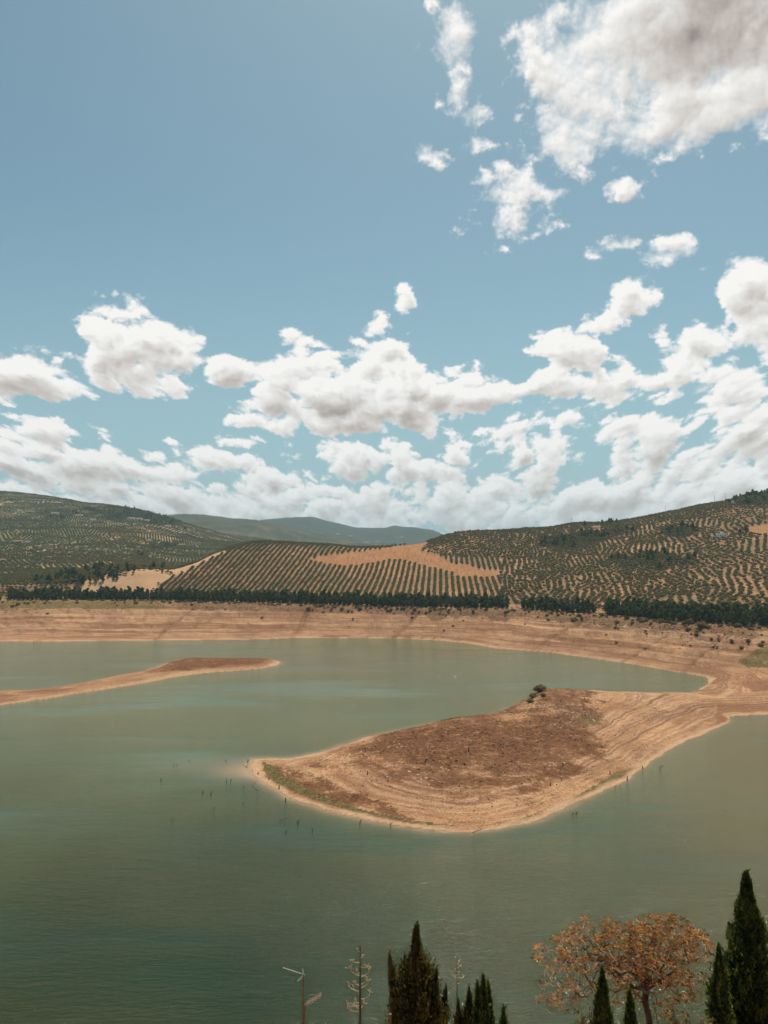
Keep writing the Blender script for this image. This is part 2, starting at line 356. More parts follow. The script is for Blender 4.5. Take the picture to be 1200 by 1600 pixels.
def terrain(x, y):
    """height and masks; x,y flat arrays"""
    z = np.full(x.shape, -8.0)
    hz_, yc, p, yC = hills(x, np.maximum(y, 100))
    jx = x+1.8*fbm2d(x, y, 18, 3); jy = y+1.8*fbm2d(x, y, 18, 3, off=5)
    near = (y > 240) & (y < 2500)
    dF = np.full(x.shape, 500.0); dB = dF.copy(); dA = dF.copy(); dS = dF.copy()
    im = y >= 2500; isp = np.zeros(x.shape, bool)
    dA[near] = seg_dist(jx[near], jy[near], far_d); dB[near] = seg_dist(jx[near], jy[near], back_d); dF[near] = seg_dist(jx[near], jy[near], front_d)
    im[near] = inside(jx[near], jy[near], main_poly)
    sn = (y > 380) & (y < 760)
    dS[sn] = seg_dist(jx[sn], jy[sn], spit_d+[spit_d[0]]); isp[sn] = inside(jx[sn], jy[sn], spit_d)
    s = np.minimum(np.minimum(dA, dB), dF)
    # mainland bank
    c = np.maximum(yc-y, 0)*0.93
    bank = 28*(s/(s+c+1e-3))
    bank = np.where(y >= yc, 28, bank)
    gl = 0
    # gullies running down the bank
    for gx, lean, dep in ((255,2.6,1.3),(462,1.1,2.0),(625,1.6,1.6),(800,-.6,.6),(850,3.0,2.2),(985,4.0,1.2),(1080,3.0,1.6)):
        gcx = gx+lean*(bank-5)+2.2*fbm2d(x, y, 60, 2, off=gx)*4
        gl = gl+dep*np.exp(-((p-gcx)/3.2)**2)+dep*0.35*np.exp(-((p-gcx)/11)**2)
    bz = bank-gl*sstep(s, 1, 22)*sstep(bank, 28, 22)*(y > 560)
    bz = bz+fbm2d(x, y, 110, 4)*2.4*sstep(s, 4, 45)*sstep(y, 450, 700)*sstep(bank, 28.2, 24)
    rg = np.abs(fbm2d(p*1.0+bank*1.5, bank*2.2, 34, 4, 0.5, off=41))
    bz = bz-(1-np.clip(rg*2.6, 0, 1))**2*1.3*sstep(bank, 1.5, 8)*sstep(bank, 28, 21)*sstep(y, 520, 640)
    bz = bz+0.95*np.sin(bz*2*math.pi/4.6+1.2*fbm2d(x, y, 150, 2))*sstep(bank, 2, 6)*sstep(bank, 28, 24)*sstep(y, 520, 640)
    hn = np.where(y >= yc, hz_, bz)
    amp = sstep(y, yc+20, yc+260)
    hn = hn+amp*(fbm2d(x, y, 240, 5, 0.5)*7.0)*(y > yc)
    far = sstep(y, 1900, 3200)
    hn = hn+far*fbm2d(x, y, 900, 6, 0.52)*26*np.where(y > 4200, 1.3, 1)*sstep(p, 760, 640)
    fadeE = sstep(y, 1500, 2100)*(1-far)*sstep(p, 600, 300)
    hn = hn+fadeE*fbm2d(x, y, 500, 5)*14
    # peninsula
    fF = 1-np.exp(-(dF/62)**1.25); fB = 1-np.exp(-(dB/13))
    pk = pen_h(p)
    pz = pk*np.minimum(fF, 1)*fB
    cx_, cy_ = G(838, 1092); cy_ -= 24; cx_ = cx_*(cy_/(cy_+24))
    pz = pz+2.2*np.exp(-(((x-cx_)/16)**2+((y-cy_)/18)**2))
    pz = pz+sstep(s, 2, 25)*(fbm2d(x, y, 60, 5, 0.45)*0.75)
    wpen = sstep(p, 1190, 1040)*sstep(y, 600, 545)
    wpen = np.where(dB < dA, np.maximum(wpen, sstep(p, 1112, 1060)*(y < 640)), wpen*(y < 640))
    lz = np.where(y < 640, hn*(1-wpen)+pz*wpen, hn)
    # water-worn terraces: small steps that follow the contour
    tz = lz+0.13*np.sin(lz*2*math.pi/1.15+1.5*fbm2d(x, y, 90, 2))
    below = sstep(lz, 27.5, 24)*(y < yc+5)
    lz = np.where(lz > 0.4, lz*(1-below)+tz*below, lz)
    water = -0.06*s
    z = np.where(im, np.maximum(lz, 0.0)+0.10*np.minimum(s, 1.0)+0.02*np.minimum(s,6), np.maximum(water, -8))
    sz = 3.9*sstep(p, -250, 300)*(1-np.exp(-dS/9))+0.5*(1-np.exp(-dS/3))
    sz = sz+fbm2d(x, y, 20, 3)*0.35*sstep(dS, 1, 8)
    z = np.where(isp, np.maximum(sz, 0.1*np.minimum(dS, 1)), np.where(im, z, np.maximum(z, np.where(dS < 100, np.maximum(-0.06*dS, z), z))))
    nz = near_prof(y+2.5*fbm2d(x, y, 30, 3)*sstep(y, 10, 40))
    z = np.where(y < 240, np.maximum(nz, np.where(y > 128, -7, -50)), z)
    z = np.where((y < 240) & (y > 14), nz+fbm2d(x, y, 9, 4)*0.8*sstep(nz, 0.5, 8), z)
    sAll = np.where(im, s, np.where(isp, dS, 0)); sW = np.minimum(s, dS)
    return dict(z=z, s=sAll, sw=sW, im=im, isp=isp, p=p, yc=yc, yC=yC, bank=bank, wpen=wpen*im, dF=dF, dB=dB, gl=gl, rgm=0.45*(1-np.clip(rg*5, 0, 1))**2*sstep(y, 520, 640)*sstep(bank, 2, 6))

# sheet coordinates: v = x/(y+15)
u_in = np.arange(-0.60, 0.6001, 2.0/F); u_out = 0.60*1.07**np.arange(1, 24)
UC = np.concatenate([-u_out[::-1], u_in, u_out])
YR = [-14.0]
while YR[-1] < 240: YR.append(YR[-1]+max(0.8 if YR[-1] < -1 or YR[-1] > 5 else 0.35, 0.022*(YR[-1]+15)*(YR[-1] > 5)))
while YR[-1] < 1900: YR.append(YR[-1]*1.0048)
while YR[-1] < 9500: YR.append(YR[-1]*1.010)
while YR[-1] < 34000: YR.append(YR[-1]*1.06)
YR = np.array(YR); NR, NC = len(YR), len(UC)
YY, UU = np.meshgrid(YR, UC, indexing='ij'); XX = UU*(YY+15)
xf, yf = XX.ravel(), YY.ravel()
T = terrain(xf, yf)
ZG = T['z'].reshape(NR, NC)
def lookup(A, x, y):
    x = np.atleast_1d(np.asarray(x, float)); y = np.atleast_1d(np.asarray(y, float))
    u = x/(y+15); i = np.clip(np.searchsorted(YR, y)-1, 0, NR-2); j = np.clip(np.searchsorted(UC, u)-1, 0, NC-2)
    a = np.clip((y-YR[i])/(YR[i+1]-YR[i]), 0, 1); b = np.clip((u-UC[j])/(UC[j+1]-UC[j]), 0, 1)
    return (A[i, j]*(1-b)+A[i, j+1]*b)*(1-a)+(A[i+1, j]*(1-b)+A[i+1, j+1]*b)*a
def gz(x, y): return float(lookup(ZG, x, y)[0])
# projected position of every sheet vertex, for laying fields out and for leaving out what hides behind ridges
def proj(x, y, z):
    dz = z-H; fy = y*math.cos(TH)+dz*math.sin(TH); up = -y*math.sin(TH)+dz*math.cos(TH)
    fy = np.maximum(fy, 1); return 600+F*x/fy, 800-F*up/fy
PXg, PYg = proj(xf, yf, T['z'])
elev = (ZG-H)/np.maximum(YY, 1); run = np.maximum.accumulate(elev, axis=0)
VIS = (elev >= run-0.0035)
def ground_at(px, py, ymin=180, ymax=9000):
    """first terrain point on the ray through a pixel"""
    a, b, c = ray(px, py); ys = YR[(YR > ymin) & (YR < ymax)]
    zz = lookup(ZG, a/b*ys, ys); rz = H+c/b*ys
    k = np.argmax(zz >= rz)
    if zz[k] < rz[k]: return Vector((a/b*ys[-1], ys[-1], zz[-1]))
    if k > 0:
        d0 = rz[k-1]-zz[k-1]; d1 = zz[k]-rz[k]; t = d0/(d0+d1+1e-9); y = ys[k-1]+(ys[k]-ys[k-1])*t
    else: y = ys[0]
    x = a/b*y; return Vector((x, y, gz(x, y)))

# ------------------------------------------------------------------ ground masks (what grows or lies where)
z = T['z']; p = T['p']; yv = yf; s = T['s']
n1 = fbm2d(xf, yf, 60, 5, 0.6, off=3); n2 = fbm2d(xf, yf, 22, 4, 0.6, off=8); n3 = fbm2d(xf, yf, 160, 4, 0.55, off=1)
jpx = PXg+n2*7; jpy = PYg+n1*4
land = T['im'] | T['isp']
pen = T['wpen'] > 0.5
draw = land*sstep(T['bank']+(n1*2.5), 28.3, 25.5)*(yv < T['yc']+6); draw = np.where(T['isp'] | pen, 1, draw)
FIELD1 = [(480,875),(507,868),(567,862),(613,855),(640,850),(667,846),(668,851),(653,863),(680,866),(710,882),(733,883),(750,890),(780,892),(777,905),(750,903),(720,903),(700,895),(667,887),(633,877),(607,876),(587,882),(540,887),(510,883)]
FIELD2 = [(118,930),(128,911),(140,903),(180,895),(230,888),(265,890),(300,880),(350,858),(352,863),(330,873),(300,888),(262,905),(247,914),(236,924),(235,935)]
FIELD3 = [(1168,824),(1210,818),(1210,836),(1172,835)]
fr = (yv < T['yC']+60) & (yv > T['yc']+20)
def pmask(poly, j=1.0): return inside(PXg+n2*3*j, PYg+n2*1.5*j, poly) & fr
f1 = pmask(FIELD1); f2 = pmask(FIELD2, .5); f3 = pmask(FIELD3)|pmask([(925,823),(936,822),(940,829),(926,830)])
BRN = [(545,1172),(600,1138),(640,1122),(760,1098),(835,1055),(905,1066),(945,1105),(930,1150),(955,1182),(905,1208),(860,1222),(800,1240),(740,1246),(690,1240),(640,1229),(578,1212),(620,1199),(570,1186)]
def soft(poly, r, a_=1.0):
    # inside the outline, fading over about r photograph pixels
    d = seg_dist(PXg, PYg, poly+[poly[0]]); q = inside(PXg, PYg, poly); return sstep(np.where(q, d, -d)+n2*r*a_, -r, r)
brown = pen*soft(BRN, 20)*(0.80+0.7*n1)
brown = np.maximum(brown, 0.42*pen*soft([(470,1190),(520,1172),(600,1140),(700,1130),(700,1235),(640,1226),(560,1200),(500,1205)], 14))
brown = np.maximum(brown, T['isp']*sstep(z+n2*1.2, 2.2, 3.2)*sstep(p, 180, 300))
brown = np.maximum(brown, 0.72*pen*soft([(410,1190),(470,1205),(560,1235),(620,1262),(660,1285),(560,1268),(480,1245),(430,1222),(405,1205)], 7))
GRS = [(410,1192),(425,1194),(438,1208),(468,1224),(500,1240),(560,1262),(640,1281),(720,1291),(740,1293),(640,1287),(560,1271),(480,1246),(430,1224),(412,1206)]
grass = 0.95*inside(PXg+n2*4, PYg+n2*2, GRS)*pen
grass = np.maximum(grass, inside(PXg+n2*3, PYg+n2*2, [(800,1284),(830,1272),(835,1275),(818,1287),(790,1292)])*pen*.8)
grass = np.maximum(grass, inside(PXg+n2*4, PYg+n2*2, [(870,1262),(920,1232),(960,1208),(985,1200),(990,1206),(950,1226),(905,1248)])*pen*.85)
grass = np.maximum(grass, inside(PXg+n2*3, PYg+n2*2, [(905,1118),(930,1115),(950,1128),(925,1134),(905,1128)])*pen*.6)
grass = np.maximum(grass, inside(PXg+n2*4, PYg+n2*2, [(1150,1035),(1175,1018),(1215,1002),(1215,1044),(1170,1044)])*.85)
grass = np.maximum(grass, land*(~pen)*0.8*sstep(p, 330, 230)*sstep(T['bank']+n1*2, 20.5, 22.5)*(yv < T['yc']+10))
scrub = land*(~pen)*(~T['isp'])*sstep(T['bank']+n1*4+n2*3, 17, 25)*(yv < T['yc']+70)*(1-grass)
gully_tone = np.maximum(0.75*np.exp(-((T['gl']-1.8)/0.9)**2), T['rgm'])*(yv < T['yc'])*(~pen)*(~T['isp'])  # darker brown along the gullies of the bank
rock = pen*inside(jpx, jpy, [(835,1100),(880,1090),(905,1105),(940,1112),(930,1128),(880,1140),(850,1138),(870,1120)])*1.0
rock = np.maximum(rock, pen*sstep(n2, 0.18, 0.4)*sstep(z, 2.2, 4)*0.5)
rock = np.maximum(rock, (~pen)*land*inside(jpx, jpy, [(960,975),(1080,985),(1150,992),(1130,1016),(1060,1004),(980,992)])*.7)
rim = land*sstep(s+n2*2.5, 4.2, 1.2)*(yv < T['yc'])
hillm = land*(yv >= T['yc']-2)*1.0
leftm = hillm*sstep(p, 420, 250)*sstep(yv, 1150, 1350)
leftm = np.maximum(leftm, hillm*(yv > T['yC']+300))
leftm = leftm*(1-0.85*soft([(85,878),(150,867),(272,877),(265,888),(205,886),(140,882)], 3))*(1-0.6*soft([(150,832),(240,822),(252,840),(155,848)], 3))
tr_d = seg_dist(PXg, PYg*3, [(38,858*3),(60,853.5*3),(90,851*3),(127,849*3)]); f2 = f2 | ((tr_d < 1.7) & (yv > 1200))
wood = np.zeros_like(z)
WD = [([(130,797),(187,791),(260,804),(285,812),(290,822),(250,822),(200,812),(140,805)], 1), ([(68,803),(90,795),(130,797),(150,806),(110,812),(80,810)], .6),
      ([(858,850),(880,838),(905,832),(960,822),(1012,830),(960,842),(930,852),(870,853)], 1), ([(1140,784),(1165,772),(1230,766),(1230,792),(1170,790)], 1),
      ([(1032,832),(1070,826),(1100,838),(1070,846),(1040,842)], .8), ([(960,870),(1020,862),(1090,880),(1050,895),(980,890)], .6),
      ([(45,905),(100,897),(160,893),(200,897),(130,912),(60,915)], .8), ([(215,870),(240,850),(300,840),(290,848),(250,862)], .7), ([(150,893),(210,885),(270,896),(230,892)], .7)]
n4 = fbm2d(xf, yf, 120, 5, 0.65, off=21)
for poly, amt in WD:
    d = seg_dist(PXg, PYg*2, [(a_, b_*2) for a_, b_ in poly+[poly[0]]]); q = inside(PXg, PYg, poly)
    wood = np.maximum(wood, amt*sstep(np.where(q, d, -d)+n4*26+n2*6, -7, 8)*hillm)
wood = np.maximum(wood, hillm*sstep(yv, 3700, 4600)*(0.78+0.22*sstep(n3, -0.2, 0.15)))
wood = np.maximum(wood, hillm*sstep(yv, 6500, 7200))
# parcels of the olive groves
PC = RS.rand(900, 2); PC[:, 1] = 800+PC[:, 1]**1.4*3900; PC[:, 0] = (PC[:, 0]*2-1)*0.70*PC[:, 1]
PANG = RS.rand(900)*math.pi; PTONE = RS.rand(900); PDEN = 0.72+0.28*RS.rand(900)
cellid = np.zeros(len(xf), int); best = np.full(len(xf), 1e18)
hsel = np.where((hillm > 0) & (yv < 5200))[0]
hx = xf[hsel]+n1[hsel]*25; hy = yf[hsel]+n1[hsel]*25
bb = np.full(len(hsel), 1e18); bc = np.zeros(len(hsel), int)
for i in range(len(PC)):
    d = (hx-PC[i, 0])**2+(hy-PC[i, 1])**2; k = d < bb; bb[k] = d[k]; bc[k] = i
cellid[hsel] = bc
tone = np.full(len(xf), 0.5); tone[hsel] = PTONE[bc]
soil = hillm*1.0
A = np.stack([draw, brown, grass, scrub], 1)
B = np.stack([rock, rim, np.maximum(f1*1.0, f3*0.85), f2*1.0], 1)
Cc = np.stack([hillm, leftm, wood, tone], 1)
Dd = np.stack([gully_tone, np.clip(s/60, 0, 1), pen*1.0, T['isp']*1.0], 1)

# ------------------------------------------------------------------ ground material
def make_ground():
    m = bpy.data.materials.new('ground_soil'); m.use_nodes = True; n = NT(m.node_tree); n.n.clear()
    def att(k): return n.new('ShaderNodeAttribute', attribute_name=k)
    a, b, c, d = att('mask_a'), att('mask_b'), att('mask_c'), att('mask_d')
    sa = n.new('ShaderNodeSeparateColor', {0: a.outputs['Color']}).outputs; aw = a.outputs['Alpha']
    sb = n.new('ShaderNodeSeparateColor', {0: b.outputs['Color']}).outputs; bw = b.outputs['Alpha']
    sc_ = n.new('ShaderNodeSeparateColor', {0: c.outputs['Color']}).outputs; cw = c.outputs['Alpha']
    sd = n.new('ShaderNodeSeparateColor', {0: d.outputs['Color']}).outputs
    pos = n.new('ShaderNodeNewGeometry').outputs['Position']
    zz = n.new('ShaderNodeSeparateXYZ', {0: pos}).outputs[2]
    strv = n.vmath('MULTIPLY', pos, (0.004, 0.004, 0.55))
    strv2 = n.vmath('MULTIPLY', pos, (0.010, 0.010, 2.4))
    st1 = n.noise(strv, 1.0, 5, 0.65); st2 = n.noise(strv2, 1.0, 4, 0.6)
    med = n.noise(pos, 0.06, 6, 0.65); fin_ = n.noise(pos, 0.55, 5, 0.75); spk = n.noise(pos, 1.6, 3, 0.8)
    lg = n.noise(pos, 0.012, 4, 0.6)
    # drawdown shore: strandlines
    pale = n.mix(n.ss(st1, 0.41, 0.59), (0.215, 0.090, 0.040, 1), (0.55, 0.30, 0.145, 1))
    pale = n.mix(n.ss(st2, 0.42, 0.66), pale, (0.58, 0.355, 0.195, 1))
    pale = n.mix(n.math('MULTIPLY', n.ss(lg, 0.46, 0.62), n.ss(med, 0.35, 0.6, 0.35, 0.85)), pale, (0.25, 0.118, 0.062, 1))
    streak = n.noise(n.vmath('MULTIPLY', pos, (0.03, 0.16, 0.9)), 1.0, 5, 0.7)
    pale = n.mix(n.math('MULTIPLY', n.ss(streak, 0.50, 0.66), 0.65), pale, (0.23, 0.11, 0.06, 1))
    low_ = n.math('MULTIPLY', n.ss(zz, 9.0, 2.0), n.math('SUBTRACT', 1.0, sd[2]))
    pale = n.mix(n.math('MULTIPLY', low_, n.ss(n.math('ADD', st1, med), 0.9, 1.15, 0.75, 0.15)), pale, (0.40, 0.20, 0.10, 1))
    pale = n.mix(n.math('MULTIPLY', n.ss(spk, 0.47, 0.64), n.ss(fin_, 0.36, 0.56)), pale, (0.18, 0.088, 0.048, 1))
    pale = n.mix(n.math('MULTIPLY', n.ss(fin_, 0.56, 0.72), 0.6), pale, (0.70, 0.52, 0.38, 1))
    m2 = n.noise(pos, 0.22, 7, 0.8)
    zl = n.math('FRACT', n.math('MULTIPLY_ADD', n.math('MULTIPLY_ADD', n.noise(pos, 0.03, 3, 0.5), 0.6, zz), 2.1, n.math('MULTIPLY', m2, 0.5)))
    line = n.math('MULTIPLY', n.math('MULTIPLY', n.ss(zl, 0.0, 0.18), n.ss(zl, 0.62, 0.30)), n.ss(n.noise(pos, 0.05, 4, 0.7), 0.40, 0.60))
    pale = n.mix(n.math('MULTIPLY', line, 0.50), pale, (0.66, 0.43, 0.26, 1))
    dl = n.math('MULTIPLY', n.ss(zl, 0.66, 0.85), n.ss(m2, 0.42, 0.60))
    pale = n.mix(n.math('MULTIPLY', dl, 0.45), pale, (0.20, 0.095, 0.050, 1))
    pale = n.mix(n.math('MULTIPLY', n.ss(m2, 0.52, 0.68), 0.65), pale, (0.26, 0.125, 0.066, 1))
    pale = n.mix(n.math('MULTIPLY', n.ss(spk, 0.48, 0.34), 0.55), pale, (0.74, 0.53, 0.36, 1))
    st3 = n.noise(n.vmath('MULTIPLY', pos, (0.006, 0.006, 0.30)), 1.0, 4, 0.7)
    pale = n.mix(n.math('MULTIPLY', n.ss(st3, 0.50, 0.58), n.math('MULTIPLY_ADD', sd[2], -0.40, 0.60)), pale, (0.21, 0.092, 0.044, 1))
    # brown dry growth
    br = n.mix(n.ss(fin_, 0.36, 0.62), (0.075, 0.031, 0.014, 1), (0.23, 0.100, 0.042, 1))
    br = n.mix(n.ss(n.noise(pos, 0.16, 7, 0.8), 0.52, 0.66), br, (0.36, 0.195, 0.10, 1))
    br = n.mix(n.math('MULTIPLY', n.ss(spk, 0.62, 0.72), 0.8), br, (0.52, 0.36, 0.23, 1))
    bm = n.ss(n.math('ADD', sa[1], n.math('MULTIPLY', n.math('SUBTRACT', n.math('ADD', med, fin_), 1.0), 2.2)), 0.25, 0.75)
    col = n.mix(bm, pale, br)
    gr = n.mix(n.ss(fin_, 0.36, 0.64), (0.060, 0.058, 0.016, 1), (0.22, 0.16, 0.060, 1))
    gm = n.ss(n.math('ADD', sa[2], n.math('MULTIPLY', n.math('SUBTRACT', n.math('ADD', fin_, m2), 1.0), 2.0)), 0.35, 0.85)
    col = n.mix(gm, col, gr)
    rk = n.math('MULTIPLY', n.ss(n.math('ADD', n.math('MULTIPLY', sb[0], 0.13), spk), 0.74, 0.80), 0.9)
    col = n.mix(rk, col, (0.78, 0.64, 0.50, 1))
    col = n.mix(n.math('MULTIPLY', sb[1], 0.75), col, n.mix(n.ss(fin_, .3, .7), (0.50, 0.31, 0.18, 1), (0.68, 0.47, 0.31, 1)))
    sc = n.mix(n.ss(fin_, 0.38, 0.60), (0.065, 0.050, 0.024, 1), (0.30, 0.165, 0.09, 1))
    scm = n.ss(n.math('ADD', aw, n.math('MULTIPLY', n.math('SUBTRACT', n.math('ADD', fin_, med), 1.0), 1.3)), 0.45, 0.60)
    col = n.mix(n.math('MULTIPLY', scm, 0.88), col, sc)
    col = n.mix(n.math('MULTIPLY', sd[0], 0.75), col, (0.17, 0.085, 0.045, 1))
    # hills
    hs = n.mix(n.ss(med, 0.36, 0.64), (0.33, 0.17, 0.09, 1), (0.50, 0.29, 0.17, 1))
    hs = n.mix(n.math('MULTIPLY', n.ss(n.math('ADD', fin_, lg), 0.92, 1.12), 0.65), hs, (0.17, 0.125, 0.062, 1))
    hs = n.mix(n.ss(cw, 0.2, 0.9, 0.0, 0.55), hs, (0.21, 0.145, 0.075, 1))
    hl = n.mix(n.ss(cw, 0.45, 0.95), (0.165, 0.165, 0.075, 1), (0.38, 0.285, 0.15, 1))
    hl = n.mix(n.ss(lg, 0.40, 0.62), hl, (0.115, 0.125, 0.055, 1))
    hs = n.mix(n.math('MULTIPLY', sc_[1], 0.9), hs, hl)
    wd = n.mix(n.ss(n.noise(pos, 0.09, 4, 0.7), 0.38, 0.62), (0.018, 0.030, 0.016, 1), (0.075, 0.075, 0.035, 1))
    hs = n.mix(sc_[2], hs, wd)
    fieldv = n.vmath('MULTIPLY', pos, (0.35, 0.03, 0.03))
    f1c = n.mix(n.ss(n.noise(fieldv, 1.0, 4, 0.6), 0.35, 0.65), (0.29, 0.125, 0.055, 1), (0.42, 0.21, 0.10, 1))
    f1c = n.mix(n.ss(med, 0.48, 0.66), f1c, (0.34, 0.19, 0.075, 1))
    hs = n.mix(sb[2], hs, f1c)
    f2c = n.mix(n.ss(n.noise(pos, 0.03, 4, 0.6), 0.3, 0.7), (0.47, 0.285, 0.16, 1), (0.58, 0.37, 0.22, 1))
    hs = n.mix(bw, hs, f2c)
    col = n.mix(sc_[0], col, hs)
    b1 = n.new('ShaderNodeBump', {'Height': n.math('ADD', fin_, m2), 'Strength': 1.0, 'Distance': 1.0})
    b2 = n.new('ShaderNodeBump', {'Height': st2, 'Strength': 0.6, 'Distance': 0.8, 'Normal': b1.outputs[0]})
    bs = n.new('ShaderNodeBsdfPrincipled', {'Base Color': col, 'Roughness': 0.95, 'Specular IOR Level': 0.15, 'Normal': b2.outputs[0]})
    n.new('ShaderNodeOutputMaterial', {'Surface': bs.outputs[0]})
    return m
M_ground = make_ground()
idx = np.arange(NR*NC).reshape(NR, NC)
quads = np.stack([idx[:-1, :-1], idx[:-1, 1:], idx[1:, 1:], idx[1:, :-1]], -1).reshape(-1, 4)
# leave out lake bed that lies deep under the water
deep = (z < -0.9)[quads].all(1); quads = quads[~deep]
used = np.unique(quads); remap = np.zeros(NR*NC, int); remap[used] = np.arange(len(used))
ground = link(bpy.data.objects.new('ground', np_mesh('ground', np.stack([xf, yf, z], 1)[used], [remap[quads]], [M_ground], None,
          {'mask_a': A[used], 'mask_b': B[used], 'mask_c': Cc[used], 'mask_d': Dd[used]}, True)))
ground['kind'] = 'structure'
# ------------------------------------------------------------------ haze: one closed box of thin even air
hb = MB(); hb.box(-14000, 14000, -60, 12500, -62, 470)
M_haze = bpy.data.materials.new('haze_air'); M_haze.use_nodes = True; _n = NT(M_haze.node_tree); _n.n.clear()
_v = _n.new('ShaderNodeVolumePrincipled', {'Color': (0.55, 0.82, 1.0, 1), 'Density': 5.2e-5, 'Anisotropy': 0.2})
_n.new('ShaderNodeOutputMaterial', {'Volume': _v.outputs[0]})
haze = hb.obj('haze', [M_haze]); haze['kind'] = 'stuff'

# ------------------------------------------------------------------ water
def make_water():
    m = bpy.data.materials.new('reservoir_water'); m.use_nodes = True; n = NT(m.node_tree); n.n.clear()
    a = n.new('ShaderNodeAttribute', attribute_name='shoal').outputs['Fac']
    pos = n.new('ShaderNodeNewGeometry').outputs['Position']
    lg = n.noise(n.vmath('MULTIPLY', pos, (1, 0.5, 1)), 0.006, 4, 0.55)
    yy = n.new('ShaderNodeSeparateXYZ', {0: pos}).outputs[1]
    milk_sheen = n.ss(n.math('ADD', yy, n.math('MULTIPLY', n.math('SUBTRACT', lg, 0.5), 260.0)), 170.0, 450.0)  # far water paler in colour: turbid tone plus painted stand-in for sky reflection
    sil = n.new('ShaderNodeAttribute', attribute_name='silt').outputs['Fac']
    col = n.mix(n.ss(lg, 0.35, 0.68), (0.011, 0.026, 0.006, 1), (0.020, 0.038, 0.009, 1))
    col = n.mix(milk_sheen, col, (0.090, 0.126, 0.062, 1))
    col = n.mix(n.math('MULTIPLY', sil, 0.85), col, (0.110, 0.102, 0.045, 1))
    col = n.mix(n.ss(a, 0.0, 1.0, 0.0, 0.85, smooth=False), col, (0.42, 0.27, 0.155, 1))
    rip = n.new('ShaderNodeMapping', {'Vector': pos, 'Rotation': (0, 0, R(32)), 'Scale': (0.45, 1.5, 1)}).outputs[0]
    w1 = n.noise(rip, 0.62, 4, 0.62); w2 = n.noise(pos, 0.09, 3, 0.5); w3 = n.noise(rip, 0.22, 3, 0.5)
    w4 = n.noise(rip, 2.4, 3, 0.6)
    hgt = n.math('ADD', n.math('ADD', n.math('MULTIPLY', w1, 0.42), n.math('MULTIPLY', w3, 0.4)), n.math('MULTIPLY', w4, 0.14))
    patch = n.ss(n.noise(n.vmath('MULTIPLY', pos, (0.4, 1.3, 1)), 0.012, 3, 0.6), 0.34, 0.60, 0.25, 1.0)
    bp = n.new('ShaderNodeBump', {'Height': n.math('MULTIPLY', hgt, patch), 'Strength': 1.0, 'Distance': 1.3})
    bs = n.new('ShaderNodeBsdfPrincipled', {'Base Color': col, 'Roughness': 0.07, 'IOR': 1.333, 'Normal': bp.outputs[0], 'Specular IOR Level': 0.34})
    n.new('ShaderNodeOutputMaterial', {'Surface': bs.outputs[0]})
    return m
wy = [96.0]
while wy[-1] < 1150: wy.append(wy[-1]*1.009)
wy += [1700, 2400, 4000]
wy = np.array(wy); wu = UC[::2]
WY, WU = np.meshgrid(wy, wu, indexing='ij'); WX = WU*(WY+15)
sw = lookup(T['sw'].reshape(NR, NC), WX.ravel(), WY.ravel()); pw_ = 600+F*WX.ravel()/WY.ravel()
tipx, tipy = G(392, 1203)
dt = np.hypot((WX.ravel()-tipx)/1.0, (WY.ravel()-tipy)/0.9)
nn = fbm2d(WX.ravel(), WY.ravel(), 30, 3)
plume = np.exp(-(dt/(13+nn*3))**2)*0.62+np.exp(-(np.hypot((WX.ravel()-tipx+14)/26, (WY.ravel()-tipy-8)/16))**2)*0.16
shoal = np.clip(np.exp(-sw/2.6)*0.75*sstep(pw_, 1100, 500)+np.exp(-sw/1.3)*0.5+plume, 0, 1)
XW, YW = WX.ravel(), WY.ravel()
silt = np.clip(1.1*np.exp(-(((pw_-1190)/130)**2+((YW-400)/120)**2))+0.6*np.exp(-(((pw_-1180)/260)**2+((YW-250)/90)**2))+0.55*np.exp(-(((pw_-520)/160)**2+((YW-640)/90)**2))
               +0.6*np.exp(-(((pw_-820)/260)**2+((YW-760)/50)**2))+0.25*fbm2d(XW, YW, 260, 3), 0, 1)
iw = np.arange(len(wy)*len(wu)).reshape(len(wy), len(wu))
qw = np.stack([iw[:-1, :-1], iw[:-1, 1:], iw[1:, 1:], iw[1:, :-1]], -1).reshape(-1, 4)
M_water = make_water()
water = link(bpy.data.objects.new('water', np_mesh('water', np.stack([XW, YW, 0*XW], 1), [qw], [M_water], None, {'shoal': shoal, 'silt': silt}, True)))
water['kind'] = 'structure'
#__VEG__
# ------------------------------------------------------------------ plant materials
def leaf_mat(name, c0, c1, c2=None, trans=0.25, nscale=None):
    m = bpy.data.materials.new(name); m.use_nodes = True; n = NT(m.node_tree); n.n.clear()
    t = n.new('ShaderNodeAttribute', attribute_name='tint').outputs['Fac']
    rnd = n.new('ShaderNodeObjectInfo').outputs['Random']
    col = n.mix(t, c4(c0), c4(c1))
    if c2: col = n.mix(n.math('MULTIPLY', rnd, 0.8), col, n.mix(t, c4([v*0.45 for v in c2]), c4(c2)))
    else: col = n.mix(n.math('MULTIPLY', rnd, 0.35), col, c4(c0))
    d = n.new('ShaderNodeBsdfPrincipled', {'Base Color': col, 'Roughness': 0.75, 'Specular IOR Level': 0.2})
    sh = d.outputs[0]
    if trans:
        tr = n.new('ShaderNodeBsdfTranslucent', {'Color': n.mix(0.5, col, n.mix(1.0, col, (1.6, 1.5, 0.6, 1), 'MULTIPLY'))})
        sh = n.new('ShaderNodeMixShader', {0: trans, 1: d.outputs[0], 2: tr.outputs[0]}).outputs[0]
    n.new('ShaderNodeOutputMaterial', {'Surface': sh}); return m
